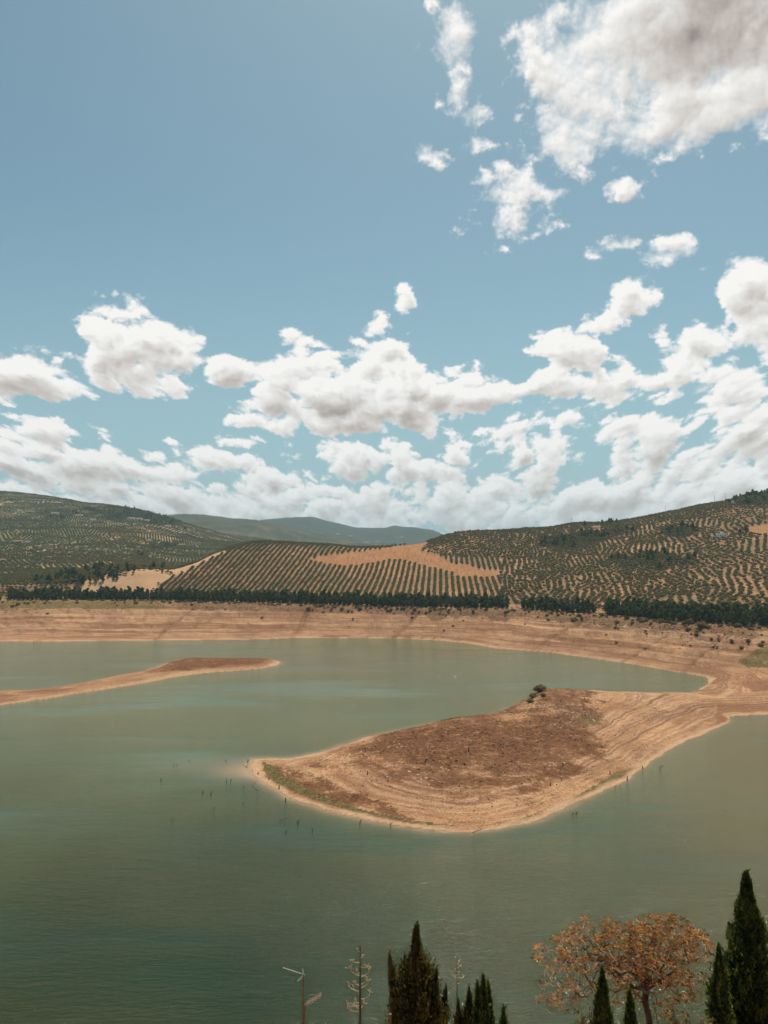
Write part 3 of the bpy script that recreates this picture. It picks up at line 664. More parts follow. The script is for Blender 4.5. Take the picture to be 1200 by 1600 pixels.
def plain_mat(name, c0, c1=None, rough=0.85, metal=0.0, scale=3.0, bump=0.0, tint=False):
    m = bpy.data.materials.new(name); m.use_nodes = True; n = NT(m.node_tree); n.n.clear()
    o = n.new('ShaderNodeTexCoord').outputs['Object']
    nz = n.noise(o, scale, 5, 0.65)
    col = n.mix(n.ss(nz, 0.35, 0.65), c4(c0), c4(c1 or [v*0.6 for v in c0]))
    if tint: col = n.mix(n.new('ShaderNodeAttribute', attribute_name='tint').outputs['Fac'], col, c4([v*1.9 for v in c0]))
    ins = {'Base Color': col, 'Roughness': rough, 'Metallic': metal}
    if bump: ins['Normal'] = n.new('ShaderNodeBump', {'Height': nz, 'Strength': bump, 'Distance': 0.05}).outputs[0]
    b = n.new('ShaderNodeBsdfPrincipled', ins)
    n.new('ShaderNodeOutputMaterial', {'Surface': b.outputs[0]}); return m
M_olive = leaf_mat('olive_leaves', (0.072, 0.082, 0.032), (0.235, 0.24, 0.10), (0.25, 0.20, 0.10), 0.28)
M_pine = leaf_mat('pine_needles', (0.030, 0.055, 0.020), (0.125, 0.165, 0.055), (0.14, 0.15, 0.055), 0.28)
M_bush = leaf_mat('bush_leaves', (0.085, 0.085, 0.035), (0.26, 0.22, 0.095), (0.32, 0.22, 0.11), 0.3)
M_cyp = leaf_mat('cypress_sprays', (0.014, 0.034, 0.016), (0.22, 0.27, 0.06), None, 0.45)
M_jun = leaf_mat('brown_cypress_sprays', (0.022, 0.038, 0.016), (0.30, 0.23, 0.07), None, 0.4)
M_orange = leaf_mat('dry_orange_leaves', (0.11, 0.078, 0.030), (0.60, 0.285, 0.095), None, 0.40)
M_trunk = plain_mat('bark', (0.11, 0.075, 0.05), (0.05, 0.035, 0.025))
M_twig = plain_mat('pale_twigs', (0.52, 0.37, 0.27), (0.16, 0.10, 0.07), scale=1.5)
M_dead = plain_mat('drowned_wood', (0.045, 0.035, 0.028), (0.09, 0.07, 0.055))
M_stone = plain_mat('pale_stone', (0.66, 0.53, 0.41), (0.48, 0.34, 0.24), bump=.3)
M_tuft = plain_mat('dry_tuft', (0.13, 0.07, 0.035), (0.06, 0.035, 0.02), scale=.5)

def ico(sub):
    t = (1+5**0.5)/2
    V = [(-1,t,0),(1,t,0),(-1,-t,0),(1,-t,0),(0,-1,t),(0,1,t),(0,-1,-t),(0,1,-t),(t,0,-1),(t,0,1),(-t,0,-1),(-t,0,1)]
    V = [np.array(v)/np.linalg.norm(v) for v in V]
    Fc = [(0,11,5),(0,5,1),(0,1,7),(0,7,10),(0,10,11),(1,5,9),(5,11,4),(11,10,2),(10,7,6),(7,1,8),(3,9,4),(3,4,2),(3,2,6),(3,6,8),(3,8,9),(4,9,5),(2,4,11),(6,2,10),(8,6,7),(9,8,1)]
    for _ in range(sub):
        cache = {}; nf = []
        def mid(a, b):
            k = (min(a, b), max(a, b))
            if k not in cache:
                v = V[a]+V[b]; V.append(v/np.linalg.norm(v)); cache[k] = len(V)-1
            return cache[k]
        for a, b, c in Fc:
            ab, bc, ca = mid(a, b), mid(b, c), mid(c, a); nf += [(a, ab, ca), (b, bc, ab), (c, ca, bc), (ab, bc, ca)]
        Fc = nf
    return np.array(V), np.array(Fc)
ICO0, ICO1, ICO2 = ico(0), ico(1), ico(2)
def leaf_cards(rs, C, size, n_dir=None, tint=None, asp=0.5, jit=0.7):
    """one small leaf-clump quad per centre; returns V, F, tint"""
    N = len(C)
    a = rs.normal(size=(N, 3)); a /= np.linalg.norm(a, axis=1)[:, None]
    if n_dir is not None: a = n_dir+a*jit; a /= np.linalg.norm(a, axis=1)[:, None]
    b = np.cross(a, rs.normal(size=(N, 3))); b /= np.linalg.norm(b, axis=1)[:, None]
    sz = size*(0.6+0.8*rs.rand(N))[:, None]
    V = np.stack([C-a*sz*.5, C-a*sz*.05+b*sz*asp*.5, C+a*sz*.5, C-a*sz*.05-b*sz*asp*.5], 1).reshape(-1, 3)
    Fq = np.arange(4*N).reshape(N, 4)
    tt = (rs.rand(N) if tint is None else np.clip(tint+rs.normal(size=N)*0.15, 0, 1))
    return V, Fq, np.repeat(tt, 4)
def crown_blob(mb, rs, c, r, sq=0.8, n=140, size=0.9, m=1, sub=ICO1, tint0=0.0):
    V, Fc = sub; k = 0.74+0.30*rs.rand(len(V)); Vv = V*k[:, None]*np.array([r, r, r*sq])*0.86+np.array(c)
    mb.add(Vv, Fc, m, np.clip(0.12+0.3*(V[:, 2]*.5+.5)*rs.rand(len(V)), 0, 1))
    d = rs.normal(size=(n, 3)); d /= np.linalg.norm(d, axis=1)[:, None]; d[:, 2] = np.where(d[:, 2] < -0.5, -d[:, 2]*.6, d[:, 2])
    C = d*(0.78+0.34*rs.rand(n))[:, None]*np.array([r, r, r*sq])+np.array(c)
    V, Fq, tt = leaf_cards(rs, C, size, tint=0.55+0*C[:, 0], asp=0.75)
    mb.add(V, Fq, m, tt)
def olive_mesh(seed):
    rs = np.random.RandomState(seed); mb = MB()
    mb.path([(0, 0, -0.4), (0.1, 0, 0.7), (-0.1, 0.1, 1.6)], [0.35, 0.22, 0.16], 5, 0)
    k = rs.randint(3, 5)
    for i in range(k):
        a = i*6.28/k+rs.rand(); rr = 0.75+0.3*rs.rand()
        c = (math.cos(a)*rr, math.sin(a)*rr, 2.3+0.5*rs.rand())
        mb.tube((-.1, .1, 1.2), c, .13, .05, 4, 0)
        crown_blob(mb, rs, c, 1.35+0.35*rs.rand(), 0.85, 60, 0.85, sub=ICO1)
    return mb.mesh('olive_tree', [M_trunk, M_olive])
def pine_mesh(seed, tall):
    rs = np.random.RandomState(seed); mb = MB()
    mb.path([(0, 0, -0.6), (0.1, 0, tall*.5), (0, 0.1, tall*.9)], [0.26, 0.18, 0.05], 5, 0)
    for i in range(9):
        f = i/8; zc = tall*(0.16+0.74*f); rr = 0.75+1.35*math.sin(math.pi*min(1, 0.30+f*0.66))
        a = rs.rand()*6.28
        c = (math.cos(a)*0.6*rr, math.sin(a)*0.6*rr, zc)
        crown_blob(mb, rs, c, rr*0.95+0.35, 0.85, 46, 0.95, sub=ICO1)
    return mb.mesh('pine_tree', [M_trunk, M_pine])
def bush_mesh(seed):
    rs = np.random.RandomState(seed); mb = MB()
    for i in range(3):
        a = rs.rand()*6.28; c = (math.cos(a)*.6, math.sin(a)*.6, .75+.3*rs.rand())
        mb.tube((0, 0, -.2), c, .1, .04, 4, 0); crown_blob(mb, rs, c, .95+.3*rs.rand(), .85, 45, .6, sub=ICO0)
    return mb.mesh('bush', [M_trunk, M_bush])
OL = [olive_mesh(i) for i in range(5)]; PN = [pine_mesh(20+i, 10.5+i*.7) for i in range(4)]; BU = [bush_mesh(40+i) for i in range(4)]

def stuff_points(name, pts, rot, scl, protos, label, seed=0):
    """one object that grows many copies of the given things on its points"""
    me = bpy.data.meshes.new(name); me.vertices.add(len(pts)); me.vertices.foreach_set('co', np.asarray(pts, np.float32).ravel())
    for k, a, t in (('rz', rot, 'FLOAT'), ('sc', scl, 'FLOAT')):
        at = me.attributes.new(k, t, 'POINT'); at.data.foreach_set('value', np.asarray(a, np.float32))
    at = me.attributes.new('kind_id', 'INT', 'POINT'); at.data.foreach_set('value', np.random.RandomState(seed).randint(0, len(protos), len(pts)).astype(np.int32))
    o = link(bpy.data.objects.new(name, me)); tag(o, label, None, None, 'stuff')
    ng = bpy.data.node_groups.new(name+'_nodes', 'GeometryNodeTree')
    ng.interface.new_socket('Geometry', in_out='INPUT', socket_type='NodeSocketGeometry'); ng.interface.new_socket('Geometry', in_out='OUTPUT', socket_type='NodeSocketGeometry')
    gi = ng.nodes.new('NodeGroupInput'); go = ng.nodes.new('NodeGroupOutput'); L = ng.links
    def attr(nm, t='FLOAT'):
        a = ng.nodes.new('GeometryNodeInputNamedAttribute'); a.data_type = t; a.inputs[0].default_value = nm; return a.outputs[0]
    cx = ng.nodes.new('ShaderNodeCombineXYZ'); L.new(attr('rz'), cx.inputs[2])
    join = ng.nodes.new('GeometryNodeJoinGeometry')
    for i, pr in enumerate(protos):
        oi = ng.nodes.new('GeometryNodeObjectInfo'); oi.inputs['Object'].default_value = pr; oi.inputs['As Instance'].default_value = True
        cmp_ = ng.nodes.new('FunctionNodeCompare'); cmp_.data_type = 'INT'; cmp_.operation = 'EQUAL'
        L.new(attr('kind_id', 'INT'), cmp_.inputs[2]); cmp_.inputs[3].default_value = i
        ip = ng.nodes.new('GeometryNodeInstanceOnPoints')
        L.new(gi.outputs[0], ip.inputs['Points']); L.new(cmp_.outputs[0], ip.inputs['Selection']); L.new(oi.outputs['Geometry'], ip.inputs['Instance'])
        L.new(cx.outputs[0], ip.inputs['Rotation']); L.new(attr('sc'), ip.inputs['Scale'])
        L.new(ip.outputs[0], join.inputs[0])
    L.new(join.outputs[0], go.inputs[0])
    md = o.modifiers.new('grow', 'NODES'); md.node_group = ng
    return o
PXG = PXg.reshape(NR, NC); PYG = PYg.reshape(NR, NC)
G_f1 = (f1 | f3).astype(float).reshape(NR, NC); G_f2 = f2.astype(float).reshape(NR, NC); G_wood = wood.reshape(NR, NC); G_vis = VIS.astype(float)
G_yc = T['yc'].reshape(NR, NC); G_yC = T['yC'].reshape(NR, NC)
def hcheck(x, y): return 600+F*x/y

# ------------------------------------------------------------------ pine belt along the high-water line
pp = []
rs = np.random.RandomState(5)
def belt(px0, px1, rows, spacing, hmul, grp, off0=4):
    for r in range(rows):
        px = px0+rs.rand()*4
        while px < px1:
            yc_ = 72*F/(float(c_py(np.array([px]))[0])-850); y = yc_+off0+r*6.5+rs.normal()*1.6
            x = (px-600)/F*y
            pp.append((x, y, r, (0.55+0.50*rs.rand())*hmul*(0.8 if r == 0 else 1), grp)); px += spacing*(0.8+.4*rs.rand())*F/y
belt(18, 795, 4, 5.6, 1.18, 0)
belt(815, 925, 3, 5.4, 1.2, 1)
belt(948, 1280, 6, 5.8, 1.25, 2, 2)
belt(-120, 18, 1, 9, .7, 0)
pp.sort(key=lambda t: (t[2], t[1]))
LAB = {0: ('dark green pine in the long belt along the far bank below the olive rows', 'pines of the long belt on the far bank'),
       1: ('dark green pine in the short separate clump between the two gaps of the belt', 'pines of the short clump in the belt'),
       2: ('dark green pine in the deep belt at the foot of the right hill', 'pines at the foot of the right hill')}
rest = []; cnt = 0
for (x, y, r, sc, g) in pp:
    zz = gz(x, y)
    if cnt < 300 and 0 < 600+F*x/y < 1200:
        o = link(bpy.data.objects.new('pine_tree', PN[cnt % 4])); o.location = (x, y, zz); o.scale = (sc*(1+.2*rs.rand()), sc*(1+.2*rs.rand()), sc); o.rotation_euler = (0, 0, rs.rand()*6.28)
        tag(o, LAB[g][0], 'pine tree', LAB[g][1]); cnt += 1
    else: rest.append((x, y, zz, rs.rand()*6.28, sc))
pine_protos = [o for o in COL.objects if o.name.startswith('pine_tree')][:4]
rest = np.array(rest); stuff_points('pine_woodland', rest[:, :3], rest[:, 3], rest[:, 4]*1.08, pine_protos, 'back rows of the dark pine belt along the far bank')

# ------------------------------------------------------------------ olive groves: trees in rows, parcel by parcel
cand = []
def rows(cx, cy, ang, rowsp, treesp, half, test, jit=.45):
    """rows along direction ang (0 = away from the viewer)"""
    d = np.array([math.sin(ang), math.cos(ang)]); e = np.array([d[1], -d[0]])
    i = np.arange(-half, half, treesp); j = np.arange(-half, half, rowsp)
    I, J = np.meshgrid(i, j); I = I+rs.normal(size=I.shape)*jit; J = J+rs.normal(size=J.shape)*jit*.8
    x = cx+I*d[0]+J*e[0]; y = cy+I*d[1]+J*e[1]; x, y = x.ravel(), y.ravel()
    k = test(x, y); return x[k], y[k]
def ok_base(x, y):
    yy = np.maximum(y, 300); k = (np.abs(x/yy) < 0.70) & (y > 500) & (y < 4300)
    px = 600+F*x/yy
    k &= (y > lookup(G_yc, x, yy)+24) & (lookup(G_f1, x, yy) < .4) & (lookup(G_f2, x, yy) < .4)
    k &= lookup(G_vis, x, yy) > 0.3
    return k
def in_center(x, y):
    px = 600+F*x/np.maximum(y, 300)
    return (px > 225) & (px < 782+0*px) & (y < lookup(G_yC, x, np.maximum(y, 300))+30) & ~((px > 655) & (y > 1230))
cx0, cy0 = rows(20, 1180, R(4.2), 7.9, 4.8, 520, lambda x, y: ok_base(x, y) & in_center(x, y))
TX, TY, TK = [cx0], [cy0], [np.zeros(len(cx0))]
near_px = lambda x, y: 600+F*x/y
for i in range(len(PC)):
    ccx, ccy = PC[i]
    right = near_px(ccx, ccy) > 700
    if right: ang = R(22)*math.sin(ccx/170.0)+(PANG[i]-1.57)*0.32+R(12); rsp, tsp = 7.3+1.2*PTONE[i]+1.2*(near_px(ccx, ccy) > 1060), 6.6+.8*PDEN[i]
    else: ang = PANG[i]; rsp, tsp = 8.2+2*PTONE[i], 5.6+PDEN[i]
    if ccy > 1700 and not right: rsp *= 1.15; tsp *= 1.2
    if ccy > 2600: rsp *= 1.15; tsp *= 1.15
    def test(x, y, i=i):
        k = ok_base(x, y) & ~in_center(x, y); idx_ = np.where(k)[0]
        if len(idx_) == 0: return k
        near_ = np.argsort((PC[:, 0]-PC[i, 0])**2+(PC[:, 1]-PC[i, 1])**2)[:30]
        X = x[idx_]+fbm2d(x[idx_], y[idx_], 60, 3, off=3)*25; Y = y[idx_]+fbm2d(x[idx_], y[idx_], 60, 3, off=3)*25
        dd = (X[:, None]-PC[near_, 0])**2+(Y[:, None]-PC[near_, 1])**2
        k[idx_] = near_[dd.argmin(1)] == i
        return k
    x, y = rows(ccx, ccy, ang, rsp, tsp, 260 if ccy < 3000 else 330, test, .95 if right else .5)
    keep = rs.rand(len(x)) < PDEN[i]+0.05 if not right else rs.rand(len(x)) < 0.90+.08*PDEN[i]
    TX.append(x[keep]); TY.append(y[keep]); TK.append(np.ones(keep.sum()))
tx, ty, tk = np.concatenate(TX), np.concatenate(TY), np.concatenate(TK)
tz = lookup(ZG, tx, ty)-0.1; wv = lookup(G_wood, tx, ty)
sc = (0.95+0.4*rs.rand(len(tx)))*np.where(tk == 0, 0.78, 0.86+.22*(rs.rand(len(tx))-.4))*(1+0.5*wv*rs.rand(len(tx)))
# denser, wilder growth in the wooded patches
wi = np.where((G_wood.ravel() > .35+.5*RS.rand(len(xf))) & (yf > 1000) & (yf < 3800) & VIS.ravel())[0]
wa = (YY*0.0048*YY*2/F).ravel()[wi]; wi = wi[rs.rand(len(wi)) < np.clip(wa/26.0, 0, 1)]
wx, wy_ = xf[wi]+rs.normal(size=len(wi))*3, yf[wi]+rs.normal(size=len(wi))*3
order = np.argsort(ty); tx, ty, tz, sc, tk = tx[order], ty[order], tz[order], sc[order], tk[order]
inview = (near_px(tx, ty) > 0) & (near_px(tx, ty) < 1200)
ind = []
cand_i = np.where(inview & ((tk == 0) | (near_px(tx, ty) > 780)))[0]
cenI = [i for i in cand_i if tk[i] == 0][:150]; rtI = [i for i in cand_i if tk[i] == 1][:150]
for lst, lab, grp in ((cenI, 'small grey green olive tree in the lowest rows of the striped grove behind the pines', 'olive trees at the foot of the striped grove'),
                      (rtI, 'rounded olive tree low on the right hill just above the pine belt', 'olive trees at the foot of the right hill')):
    for i in lst:
        o = link(bpy.data.objects.new('olive_tree', OL[i % 5])); o.location = (tx[i], ty[i], tz[i]); o.scale = (sc[i],)*3; o.rotation_euler = (0, 0, rs.rand()*6.28)
        tag(o, lab, 'olive tree', grp); ind.append(i)
olive_protos = [o for o in COL.objects if o.name.startswith('olive_tree')][:5]
for k_, o in enumerate(olive_protos): o.data = OL[k_]
m_ = np.ones(len(tx), bool); m_[ind] = False
nr_ = m_ & (ty < 1900); fa_ = m_ & (ty >= 1900)
P3 = lambda k: np.stack([tx[k], ty[k], tz[k]], 1)
stuff_points('olive_grove', P3(nr_), rs.rand(nr_.sum())*6.28, sc[nr_], olive_protos, 'rows of olive trees over the near hills', 1)
stuff_points('distant_olive_grove', P3(fa_), rs.rand(fa_.sum())*6.28, sc[fa_]*1.0, olive_protos, 'far rows of olive trees over the left hillside', 2)
stuff_points('hillside_woodland', np.stack([wx, wy_, lookup(ZG, wx, wy_)], 1), rs.rand(len(wx))*6.28, 0.5+.8*rs.rand(len(wx))**1.5, [pine_protos[0]]+olive_protos, 'dark wild woodland in patches on the hills', 3)
print('TREES', len(tx), nr_.sum(), fa_.sum(), len(wx), len(pp))
# ------------------------------------------------------------------ bushes, tufts and stones on the dry shores
rs = np.random.RandomState(77)
bushes = []
BPX = [(843,1081,1.9),(833,1090,1.3),(828,1098,1.1),(850,1088,1.2),(1078,973,2.3),(1095,980,2.4),(1150,975,2.2),(1128,968,2.0),(1046,970,1.9),(1190,1010,1.6),(940,962,1.5),(1076,985,1.5),(1087,993,1.3),(897,971,2.2),(905,963,1.5),
       (1158,1014,1.4),(1142,1003,1.2),(1170,1002,1.2),(1192,1005,1.3),(1110,1000,1.0),(74,960,1.1),(20,948,1.6),(28,945,1.8),(45,944,1.7),(120,943,1.6),(212,944,1.7),(70,943,1.4),(265,943,1.5),(300,946,1.5),(562,952,1.6),(500,948,1.5),(620,952,1.3),(605,955,1.2),(410,966,1.0),(482,952,1.6)]
for k, (px, py, sc_) in enumerate(BPX):
    g = ground_at(px, py, 400); bushes.append((g, sc_*rs.uniform(.85, 1.15)))
for i in range(210):                                       # along the foot of the pine belt
    px = rs.uniform(5, 1195); yy = 72*F/(float(c_py(np.array([px]))[0])-850)-rs.exponential(7)-1; x = (px-600)/F*yy
    bushes.append((Vector((x, yy, gz(x, yy))), rs.uniform(.45, 1.25)*(1.3 if px > 950 else 1)))
for i in range(45):
    px = rs.uniform(940, 1198); py = rs.uniform(972, 1022); g = ground_at(px, py, 400); bushes.append((g, rs.uniform(.35, .8)))
special = {0: ('round dark green bush crowning the top of the peninsula', 'bush'), 1: ('smaller dark bush just below the crowning bush of the peninsula', 'bush')}
for k, (g, sc_) in enumerate(bushes):
    o = link(bpy.data.objects.new('bush', BU[k % 4])); o.location = (g.x, g.y, g.z-.1); o.scale = (sc_*1.15, sc_*1.15, sc_); o.rotation_euler = (0, 0, rs.rand()*6.28)
    if k in special: tag(o, special[k][0], 'bush')
    elif 600+F*g.x/g.y > 930: tag(o, 'dull green bush on the dry bank below the right pines', 'bush', 'bushes on the dry bank below the right pines')
    elif g.y < 560: tag(o, 'low dark bush on the slope of the peninsula summit', 'bush', 'bushes on the peninsula summit')
    else: tag(o, 'dull green bush along the foot of the long pine belt', 'bush', 'bushes along the foot of the pine belt')
# tufts (stuff)
def tuft_mesh(seed):
    r = np.random.RandomState(seed); n = 26
    C = r.normal(size=(n, 3))*np.array([.16, .16, .07])+np.array([0, 0, .15])
    V, Fq, tt = leaf_cards(r, C, .42, np.array([0, 0, 1.0]), asp=.3, jit=.8)
    return np_mesh('dry_tuft', V, [Fq], [M_tuft], [0], {'tint': tt})
def stone_mesh(seed):
    r = np.random.RandomState(seed); V, Fc = ICO1; V = V*(0.75+.5*r.rand(len(V)))[:, None]*np.array([1, .8, .5])*0.5
    return np_mesh('stone', V, [Fc], [M_stone], [0])
PROTO = [link(bpy.data.objects.new('dry_tuft', tuft_mesh(i))) for i in range(3)]
PROTS = [link(bpy.data.objects.new('pale_stone', stone_mesh(i))) for i in range(3)]
G_br = brown.reshape(NR, NC); G_rk = rock.reshape(NR, NC); G_sc = scrub.reshape(NR, NC); G_gr = np.asarray(grass, float).reshape(NR, NC)
def place_proto(lst, px, py, lab, cat, grp, sc_):
    for k, o in enumerate(lst):
        g = ground_at(px+k*13, py+k*5, 250); o.location = g; o.scale = (sc_,)*3; tag(o, lab, cat, grp)
place_proto(PROTO, 700, 1185, 'brown dry tuft standing out on the dark brown top of the peninsula', 'tuft', 'dry tufts on the peninsula', 1.9)
place_proto(PROTS, 640, 1206, 'pale boulder lying on the brown top of the peninsula', 'boulder', 'pale boulders on the peninsula', 1.5)
def scatter(n, pxr, yr, wf, base):
    px = rs.uniform(*pxr, size=n); y = np.sqrt(rs.uniform(yr[0]**2, yr[1]**2, size=n)); x = (px-600)/F*y
    wt = wf(x, y); k = rs.rand(n) < wt; x, y = x[k], y[k]; zz = lookup(ZG, x, y)
    return np.stack([x, y, zz-0.04], 1)
IM = (T['im'] | T['isp']).astype(float).reshape(NR, NC); SS = T['s'].reshape(NR, NC)
lk = lambda A, x, y: lookup(A, x, y)
clump = lambda x, y, wl, o: sstep(fbm2d(x, y, wl, 4, .6, off=o), -0.1, 0.35)
pts = scatter(60000, (380, 1200), (262, 640), lambda x, y: (lk(IM, x, y) > .9)*(lk(SS, x, y) > 5)*(0.07+0.62*lk(G_br, x, y))*(.2+.8*clump(x, y, 14, 2)), 0)
stuff_points('dry_tufts', pts, rs.rand(len(pts))*6.28, (.35+.85*rs.rand(len(pts))**2), PROTO, 'dark dry tufts spread over the peninsula', 4)
pts2 = scatter(60000, (0, 1200), (640, 1000), lambda x, y: (lk(IM, x, y) > .9)*(0.012+0.75*lk(G_sc, x, y)*(lk(G_yc, x, y)+12 > y))*(.1+.9*clump(x, y, 25, 6)), 0)
stuff_points('bank_tufts', pts2, rs.rand(len(pts2))*6.28, (.9+1.4*rs.rand(len(pts2))**2), PROTO, 'dark scrubby tufts on the far dry bank', 5)
pts3 = scatter(60000, (380, 1200), (262, 640), lambda x, y: (lk(IM, x, y) > .9)*(lk(SS, x, y) > 3)*(0.06*clump(x, y, 20, 9)+0.55*lk(G_rk, x, y)*clump(x, y, 9, 4)), 0)
stuff_points('pale_stones', pts3, rs.rand(len(pts3))*6.28, (.30+.9*rs.rand(len(pts3))**3), PROTS, 'pale stones spread over the peninsula', 6)
pts4 = scatter(40000, (930, 1200), (600, 900), lambda x, y: (lk(IM, x, y) > .9)*(0.35*lk(G_rk, x, y)*clump(x, y, 14, 5)), 0)
stuff_points('bank_rubble', pts4, rs.rand(len(pts4))*6.28, (.8+1.6*rs.rand(len(pts4))**2), PROTS, 'pale rubble on the dry bank under the right pines', 7)

# ------------------------------------------------------------------ drowned snags
def snag(px, py, kind, hgt, lab, lean=0.0, az_=0.0, grp=None, ymin=250):
    x, y = G(px, py); zb = gz(x, y); land_ = zb > 0
    if land_: g = ground_at(px, py, ymin); x, y, zb = g.x, g.y, g.z
    r = np.random.RandomState(int(px*7+py)); mb = MB(); h = hgt*(.58 if kind not in ('low', 'lean', 'stump') else 1)
    if kind == 'stump':
        mb.path([(0, 0, -.3), (.05, 0, h*.5), (.12, .05, h)], [.30, .22, .15], 7)
        for i in range(3):
            a = i*2.1+r.rand(); mb.path([(0, 0, .1), (math.cos(a)*.5, math.sin(a)*.5, -.1)], [.14, .05], 5)
    else:
        base = Vector((0, 0, -.6)); n = {'fork': 2, 'bare': 5, 'lean': 3, 'twin': 2, 'low': 4, 'pole': 2}[kind]
        if kind == 'low': top = Vector((math.cos(az_)*h, math.sin(az_)*h, h*.30))
        else: top = Vector((math.sin(lean)*h*math.cos(az_), math.sin(lean)*h*math.sin(az_), math.cos(lean)*h))
        mid = top*.5+Vector((r.normal()*.08, r.normal()*.08, .05))*h*.5
        mb.path([base, Vector((0, 0, 0)), mid, top], [.16, .13, .085, .03], 6)
        for i in range(n):
            f = .25+.6*(i+r.rand()*.6)/n; p0 = (mid*(f/.5) if f < .5 else mid.lerp(top, (f-.5)/.5)); a = r.rand()*6.28
            L = h*(.30+.30*r.rand()); q = p0+Vector((math.cos(a)*L*.8, math.sin(a)*L*.6, L*.55)); q2 = q+Vector((math.cos(a)*L*.2, 0, L*.35))
            mb.path([p0, q, q2], [.055, .04, .02], 5)
        if kind in ('twin', 'fork'):
            mb.path([Vector((0, 0, -.3)), Vector((.5 if kind == 'twin' else .25, .1, h*.45)), Vector((.9, .1, h*.85))], [.14, .09, .03], 5)
    o = mb.obj('dead_tree' if kind != 'stump' else 'tree_stump', [M_dead], loc=(x, y, max(zb, 0)))
    tag(o, lab, 'dead tree' if kind != 'stump' else 'tree stump', grp)
SN = [(271,1197,'pole',1.9,'left short snag of the upper left pair in open water',0,0),(276,1197,'pole',2.0,'right short snag of the upper left pair in open water',.1,0),
 (295,1190,'pole',1.3,'faint drowned twig furthest out beyond the upper left pair',.2,0),(251,1220,'twin',1.9,'small forked snag alone at the far left of the drowned trees',.3,0),
 (354,1193,'bare',3.4,'tall thin snag leaning left above its stub off the peninsula tip',.35,3.1),(387,1192,'fork',3.6,'tallest upright snag standing right at the peninsula tip',0,0),
 (387,1200,'low',3.2,'crossed dead branches lying at the water edge of the tip',.9,2.6),(354,1223,'bare',2.2,'left one of two small twin snags left of the tip',0,0),
 (360,1223,'bare',2.4,'right one of two small twin snags left of the tip',.1,0),(380,1233,'pole',3.0,'straight single snag between the twin snags and the leaning trunk',.05,0),
 (404,1236,'lean',5.2,'long thin trunk leaning far left out of the pale shallows',1.0,3.0),(317,1242,'bare',3.0,'bushy left snag of the middle pair in green water',.2,3),
 (329,1243,'fork',3.6,'taller right snag of the middle pair in green water',.1,0),(381,1259,'bare',2.4,'starry bare snag straight below the leaning trunk',0,0),
 (269,1284,'low',2.2,'dark sunken branch lowest at the left in deep water',.4,2.2),(319,1276,'pole',1.8,'small slanted snag halfway between the middle pair and the lowest ones',.4,0),
 (356,1272,'pole',1.2,'tiny dark stub left of the starry snag group',.2,0),(333,1263,'low',1.4,'low floating twig just under the middle pair',.4,0),
 (437,1282,'low',3.4,'flat branch spread over the water below the tip beach',.8,0),(465,1288,'fork',3.0,'upright snag in the green water right of the flat branch',0,0),
 (446,1302,'fork',2.0,'small forked snag lowest off the left beach of the peninsula',.3,0),(488,1300,'bare',2.2,'faint bushy snag to the right of the lowest forked snag',.1,0),
 (562,1288,'fork',3.6,'antler shaped snag at the water edge with its reflection',.25,.3),(610,1293,'bare',3.2,'spidery snag at the water edge right of the antler shaped one',.1,0),
 (738,1301,'low',4.2,'long low branch lying at the southern beach of the peninsula',.9,.1),(961,1234,'bare',2.8,'bare snag in the shallows near the green strip',0,0),
 (970,1230,'pole',1.6,'short stake between the bare snag and the dark upright stump',0,0),(895,1273,'twin',2.0,'left snag of the faint pair below the eastern beach',0,0),(900,1272,'twin',2.2,'right snag of the faint pair below the eastern beach',.1,0),
 (1030,1199,'low',2.0,'drowned branch in the water beside the eastern beach',.4,0),(1107,1158,'pole',1.8,'single slanted stick near the neck of the peninsula',.4,0)]
for a in SN: snag(a[0], a[1], a[2], a[3], a[4], a[5], a[6])
ST = [(446,1253,1.6,'dark upright stump on the pale beach left of the green strip'),(436,1233,1.5,'dark stump on the beach between the tip and the green strip'),(420,1218,1.0,'squat stump beside the start of the green strip'),
 (403,1210,1.1,'squat stump nearest to the peninsula tip'),(574,1210,1.5,'dark stump on the light brown western slope'),(665,1191,1.7,'dark stump beside the white stones on the brown top'),
 (732,1174,2.0,'tall stump in the middle of the brown top'),(860,1228,1.4,'dark stump on the pale southern terraces'),(980,1219,1.7,'dark upright stump at the water edge of the green strip'),
 (1004,1201,1.3,'low dark heap of roots at the water edge east of the green strip'),(953,1210,1.5,'dark stump just above the eastern green strip'),(606,1221,0.9,'small stump low on the stony western slope')]
for a in ST: snag(a[0], a[1], 'stump', a[2], a[3])

# ------------------------------------------------------------------ farmhouses and sheds
M_wall = plain_mat('white_wall', (0.82, 0.79, 0.73), (0.76, 0.72, 0.65), scale=.4)
M_roof = plain_mat('clay_roof', (0.36, 0.19, 0.12), (0.26, 0.14, 0.09), scale=.8)
M_dark = plain_mat('dark_glass', (0.03, 0.032, 0.035), rough=.25)
M_tin = plain_mat('pale_tin', (0.62, 0.60, 0.57), (0.5, 0.48, 0.45), scale=.5)
def gable(mb, w_, d_, h0, rise, over=.4, m=0):
    V = [(-w_/2-over, -d_/2-over, h0), (w_/2+over, -d_/2-over, h0), (w_/2+over, d_/2+over, h0), (-w_/2-over, d_/2+over, h0), (-w_/2-over, 0, h0+rise), (w_/2+over, 0, h0+rise)]
    V += [(v[0], v[1], v[2]+.25) for v in V]
    mb.add(V, [[6, 7, 11, 10], [8, 9, 10, 11], [0, 1, 7, 6], [2, 3, 9, 8], [1, 0, 4, 5], [3, 2, 5, 4]], m)
    mb.add([V[k] for k in (0, 4, 10, 6, 3, 9, 1, 5, 11, 7, 2, 8)], [[0, 1, 2, 3], [1, 4, 5, 2], [7, 6, 9, 8], [10, 7, 8, 11]], m)
